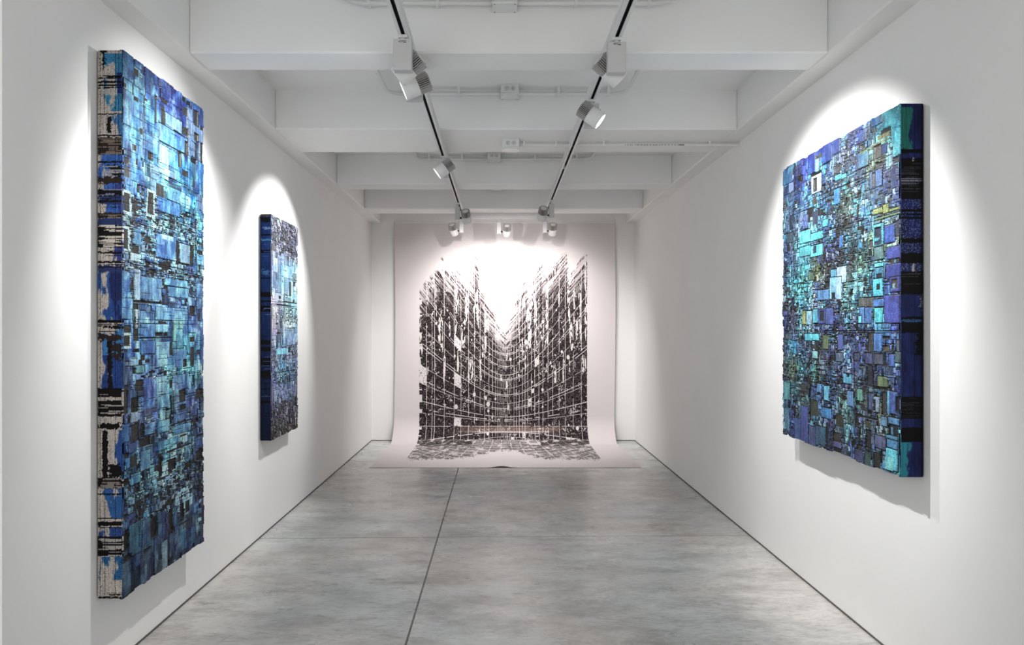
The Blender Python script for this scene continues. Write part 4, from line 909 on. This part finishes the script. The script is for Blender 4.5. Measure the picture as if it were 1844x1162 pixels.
# ------------------------------------------------------------------ spotlights
NF = 32
def fixture(label, x, y, pivot, axis, energy, lit=True, spot=78, blend=0.6, warm=(1, 0.97, 0.94), drop=0.0, hang=0.0):
    """pivot: direction ('+y','-y','+x','-x') in which the head sits beside its driver box"""
    root = thing('track_spotlight', label, 'spotlight', (x, y, ZTB), group='spotlights on the ceiling tracks')
    pv = {'+y': Vector((0, 1, 0)), '-y': Vector((0, -1, 0)), '+x': Vector((1, 0, 0)), '-x': Vector((-1, 0, 0))}[pivot]
    ang = math.atan2(pv.y, pv.x)
    Rz = Matrix.Rotation(ang, 4, 'Z')
    # adapter plugged in the track
    a = MB(); a.box(-0.022, 0.022, -0.016, 0.016, -0.010, 0.004, bev=.002); a.lathe([(0.0, -0.0235 - drop), (0.012, -0.0235 - drop), (0.012, -0.009), (0, -0.009)], None, 20)
    a.build('track_adapter', M_white, root)
    b = MB(); b.box(-0.025, 0.025, -0.0425, 0.0425, -0.165 - drop, -0.022 - drop, Rz, bev=.002)
    bx = b.build('driver_box', M_grey, root)
    # tiny printed rating label near the top of the faces seen from the room
    lb = MB()
    for i, (u0, u1, z0, z1) in enumerate(((-.012, .018, -.0315, -.0295), (-.018, -.008, -.034, -.0325), (-.004, .004, -.0345, -.0335), (.004, .018, -.039, -.035), (-.018, .0, -.037, -.036))):
        lb.box(-0.0256, -0.0249, -u1, -u0, z0, z1, Rz)
    if pivot == '+y': lb.build('rating_print', M_print, bx)
    zc = -0.125 - drop - hang
    jt = MB(); J = Rz @ Matrix.Translation((0.025, 0, zc)) @ Matrix.Rotation(math.pi / 2, 4, 'Y')
    jt.lathe([(0, -0.001), (0.009, -0.001), (0.009, 0.022), (0, 0.022)], J, 20)
    jt.build('pivot_joint', M_dark, root)
    ax = Vector(axis).normalized()
    c = Vector(pv) * 0.096 + Vector((0, 0, zc)) - ax * 0.022
    Q = Matrix.Translation(c) @ ax.to_track_quat('Z', 'Y').to_matrix().to_4x4()     # +z of the head looks along the beam
    r = 0.051
    # front barrel, open at the lens end
    b = MB(); b.lathe([(r * .97, -0.008), (r, -0.006), (r, 0.070), (r - .0015, 0.072), (r - .004, 0.072), (r - .006, 0.062), (r - .012, 0.050), (0.001, 0.050)], Q, 48)
    b.lathe([(0.001, -0.0082), (r * .97, -0.0082)], Q, 48)
    b.build('lamp_barrel', M_white, root)
    # finned heat sink
    f = MB(); prof = [(0.001, -0.071), (0.036, -0.072), (0.050, -0.071), (0.0512, -0.069), (0.0512, -0.009), (0.0505, -0.0075), (0.001, -0.0075)]
    vs = []; fs = []; n = NF * 4
    def rf(i): return 1.0 if (i % 4) < 2 else 0.74
    f.lathe([(0.001, -0.068), (0.040, -0.068)], Q, n, False)
    f.lathe([(0.040, -0.068), (0.0512, -0.068), (0.0512, -0.0085), (0.036, -0.0085)], Q, n, False, rf)
    cr = MB(); cr.lathe([(0.001, -0.067), (0.0425, -0.067), (0.0425, -0.0085), (0.001, -0.0085)], Q, 40); cr.build('heat_sink_core', M_core, root)
    # end ring
    f.lathe([(0.030, -0.072), (0.0375, -0.073), (0.0375, -0.066), (0.030, -0.066)], Q, 40)
    f.build('heat_sink', M_fin, root)
    cpp = MB(); cpp.lathe([(0.001, -0.0735), (0.029, -0.0735), (0.031, -0.071), (0.031, -0.066)], Q, 36); cpp.build('back_cap', M_white, root)
    for sgn in (-1, 1): pass
    kn = MB(); kn.lathe([(0.0, .0), (0.0035, .0), (0.0035, .004), (0, .004)], Q @ Matrix.Translation((0, r, 0.03)) @ Matrix.Rotation(-math.pi / 2, 4, 'X'), 12); kn.build('lock_screw', M_screw, root)
    ls = MB(); ls.lathe([(0.0005, 0.0615), (0.025, 0.0635), (r - .0065, 0.0625)], Q, 40)
    ls.build('lens', M_lens if lit else M_lens2, root)
    ld = bpy.data.lights.new('lamp_light', 'SPOT'); ld.energy = energy * LAMP; ld.spot_size = math.radians(spot); ld.spot_blend = blend; ld.shadow_soft_size = 0.007; ld.color = warm
    lo = bpy.data.objects.new('lamp_light', ld); C.objects.link(lo); lo.parent = root
    lo.matrix_local = Matrix.Translation(c + ax * 0.078) @ (-ax).to_track_quat('Z', 'Y').to_matrix().to_4x4()
    return root
N_ = (1, 0.985, 0.97); Wm = (1, 0.955, 0.93)
fixture('spotlight with large box face on the left track, nearest the camera', XTL - .003, 3.35, '+y', (-.80, .17, -.60), 135, True, 80, .55, N_)
fixture('second spotlight on the left track, bright mouth tipped toward the tall panel', XTL, 3.78, '-y', (-.93, -.05, -.40), 60, True, 72, .6, N_)
fixture('lone spotlight midway down the left track with lit mouth facing left', XTL, 5.69, '-y', (-.80, -.03, -.60), 150, True, 74, .45, N_)
fixture('spotlight with large box face on the right track, nearest the camera', XTR, 3.38, '+y', (.77, .20, -.61), 155, True, 84, .55, N_)
fixture('second spotlight on the right track, oval lit mouth facing right', XTR, 4.29, '-y', (.78, -.10, -.60), 75, True, 84, .55, N_)
fixture('upper left spotlight of the far cluster, seen from behind', XTL - .01, 7.79, '+x', (.12, .72, -.68), 124, False, 116, .9, Wm, .022, .012)
fixture('lowest left spotlight of the far cluster, hung left of its box', XTL - .02, 8.80, '-x', (.2, .66, -.74), 34, False, 112, .8, Wm, .022, .014)
fixture('middle spotlight on the short cross track before the print', -0.01, 8.885, '+x', (-.03, .66, -.74), 62, False, 112, .8, Wm, .022, .014)
fixture('upper right spotlight of the far cluster, seen from behind', XTR + .0, 7.61, '-x', (-.12, .72, -.68), 124, False, 116, .9, Wm, .022, .012)
fixture('lowest right spotlight of the far cluster, hung right of its box', XTR + .003, 8.80, '+x', (-.02, .66, -.74), 34, False, 112, .8, Wm, .022, .014)

# ------------------------------------------------------------------ conduits and junction boxes
def bend(p, q, r, n=8):
    pass
def conduit(label, yb, xl, xr, xc, ycam, zc=ZS - 0.045, gap=0.066):
    """pipe along a beam face, each end bending back along the slab towards the camera"""
    root = thing('electrical_conduit', label, 'conduit', (xc, yb, zc), group='white conduits between the beams')
    r = 0.0125; R = 0.11
    for sg, xe in ((-1, xl), (1, xr)):
        pts = [(0, 0, 0)] if False else []
        x = xe - xc
        pts = [(sg * gap, 0, 0), (x - sg * R, 0, 0)]
        for k in range(1, 9):
            a = k / 8 * math.pi / 2; pts.append((x - sg * R + sg * R * math.sin(a), -R * (1 - math.cos(a)), 0.0))
        pts.append((x, ycam - yb, 0.0))
        MB().tube(pts, r).build('pipe', M_cond, root)
        cp = MB(); cp.tube([(x - sg * (R + .05), 0, 0), (x - sg * R, 0, 0)], r + .0018, 14)
        cp.build('coupling', M_cond, root)
        for fx in (.42, .85):
            xx = x * fx
            b = MB(); b.box(xx - .009, xx + .009, -.020, .020, -.0155, 0.0445); b.build('pipe_clip', M_box, root)
    return root
def junction(label, x, y, z, W=0.125, Dp=0.11, Hh=0.075, ko=True):
    root = thing('junction_box', label, 'junction box', (x, y, z), group='white junction boxes under the ceiling')
    MB().box(-W / 2, W / 2, 0, Dp, -Hh + .014, 0, bev=.003).build('box_body', M_box, root)
    MB().box(-W / 2 - .0015, W / 2 + .0015, -.0015, Dp + .0015, -Hh, -Hh + .0135, bev=.002).build('box_cover', M_box, root)
    if ko:
        for sx in (-.022, .022):
            k = MB(); Mx = Matrix.Translation((sx, 0, -.031)) @ Matrix.Rotation(math.pi / 2, 4, 'X')
            k.lathe([(.0165, -.002), (.0165, .0035), (.0125, .0035), (.0125, -.002)], Mx, 28)
            k.lathe([(.0085, -.002), (.0085, .0025), (.0005, .0025)], Mx, 24)
            k.build('knockout_ring', M_grey, root)
    s = MB()
    for sx in (-1, 1):
        for yy in (.010, Dp - .010):
            s.lathe([(0.0005, -Hh - .0012), (.0038, -Hh - .0012), (.0038, -Hh + .002)], Matrix.Translation((sx * (W / 2 - .011), yy, 0)), 12)
    for k in range(4): pass
    s2 = []
    for sx in (-1, 1):
        for yy in (.010, Dp - .010):
            m = MB(); m.lathe([(0.0005, -Hh - .0012), (.0038, -Hh - .0012), (.0038, -Hh + .002)], Matrix.Translation((sx * (W / 2 - .011), yy, 0)), 12); m.build('cover_screw', M_screw, root)
    return root
conduit('white conduit at the top edge of the photo, in front of the nearest seen beam', 3.665, -.785, .885, .025, 2.01)
conduit('white conduit with end bends behind the first beam, near the four big spotlights', 5.075, -.785, .885, .07, 3.97)
conduit('smallest visible white conduit, just before the beam above the small left spotlight', 7.03, -.80, .89, -.054, 5.81)
junction('junction box cut off by the top edge of the photo', .025, 3.60, ZS)
junction('junction box behind the first beam, between the big spotlights', .070, 5.0, ZS)
junction('junction box mounted under the wide beam with a pipe to the right', .083, 5.38, ZC)
junction('lower, slightly left junction box before the third beam', -.054, 6.94, ZS)
junction('farthest junction box, only its bottom showing below a beam', -.03, 8.36, ZS, ko=False)
# straight conduit on the wide beam, running to the right wall
root = thing('electrical_conduit', 'long straight white conduit under the wide beam running to the right wall', 'conduit', (0.083, 5.46, ZC - 0.026))
MB().tube([(.066, 0, 0), (XR - .083 - .0, 0, 0)], .0125).build('pipe', M_cond, root)
for xx in (.10, .34, .70, 1.50):
    MB().box(xx - .008, xx + .008, -.019, .019, -.0155, .026).build('pipe_clip', M_box, root)
pr = MB()
x = .86
rs_ = random.Random(3)
while x < 1.26:
    L = rs_.uniform(.006, .02); pr.box(x, x + L, -.0128, -.0118, -.005, -.001); x += L + rs_.uniform(.004, .012)
pr.box(1.27, 1.31, -.0130, -.0118, -.006, .0)
pr.build('pipe_print', M_print, root)
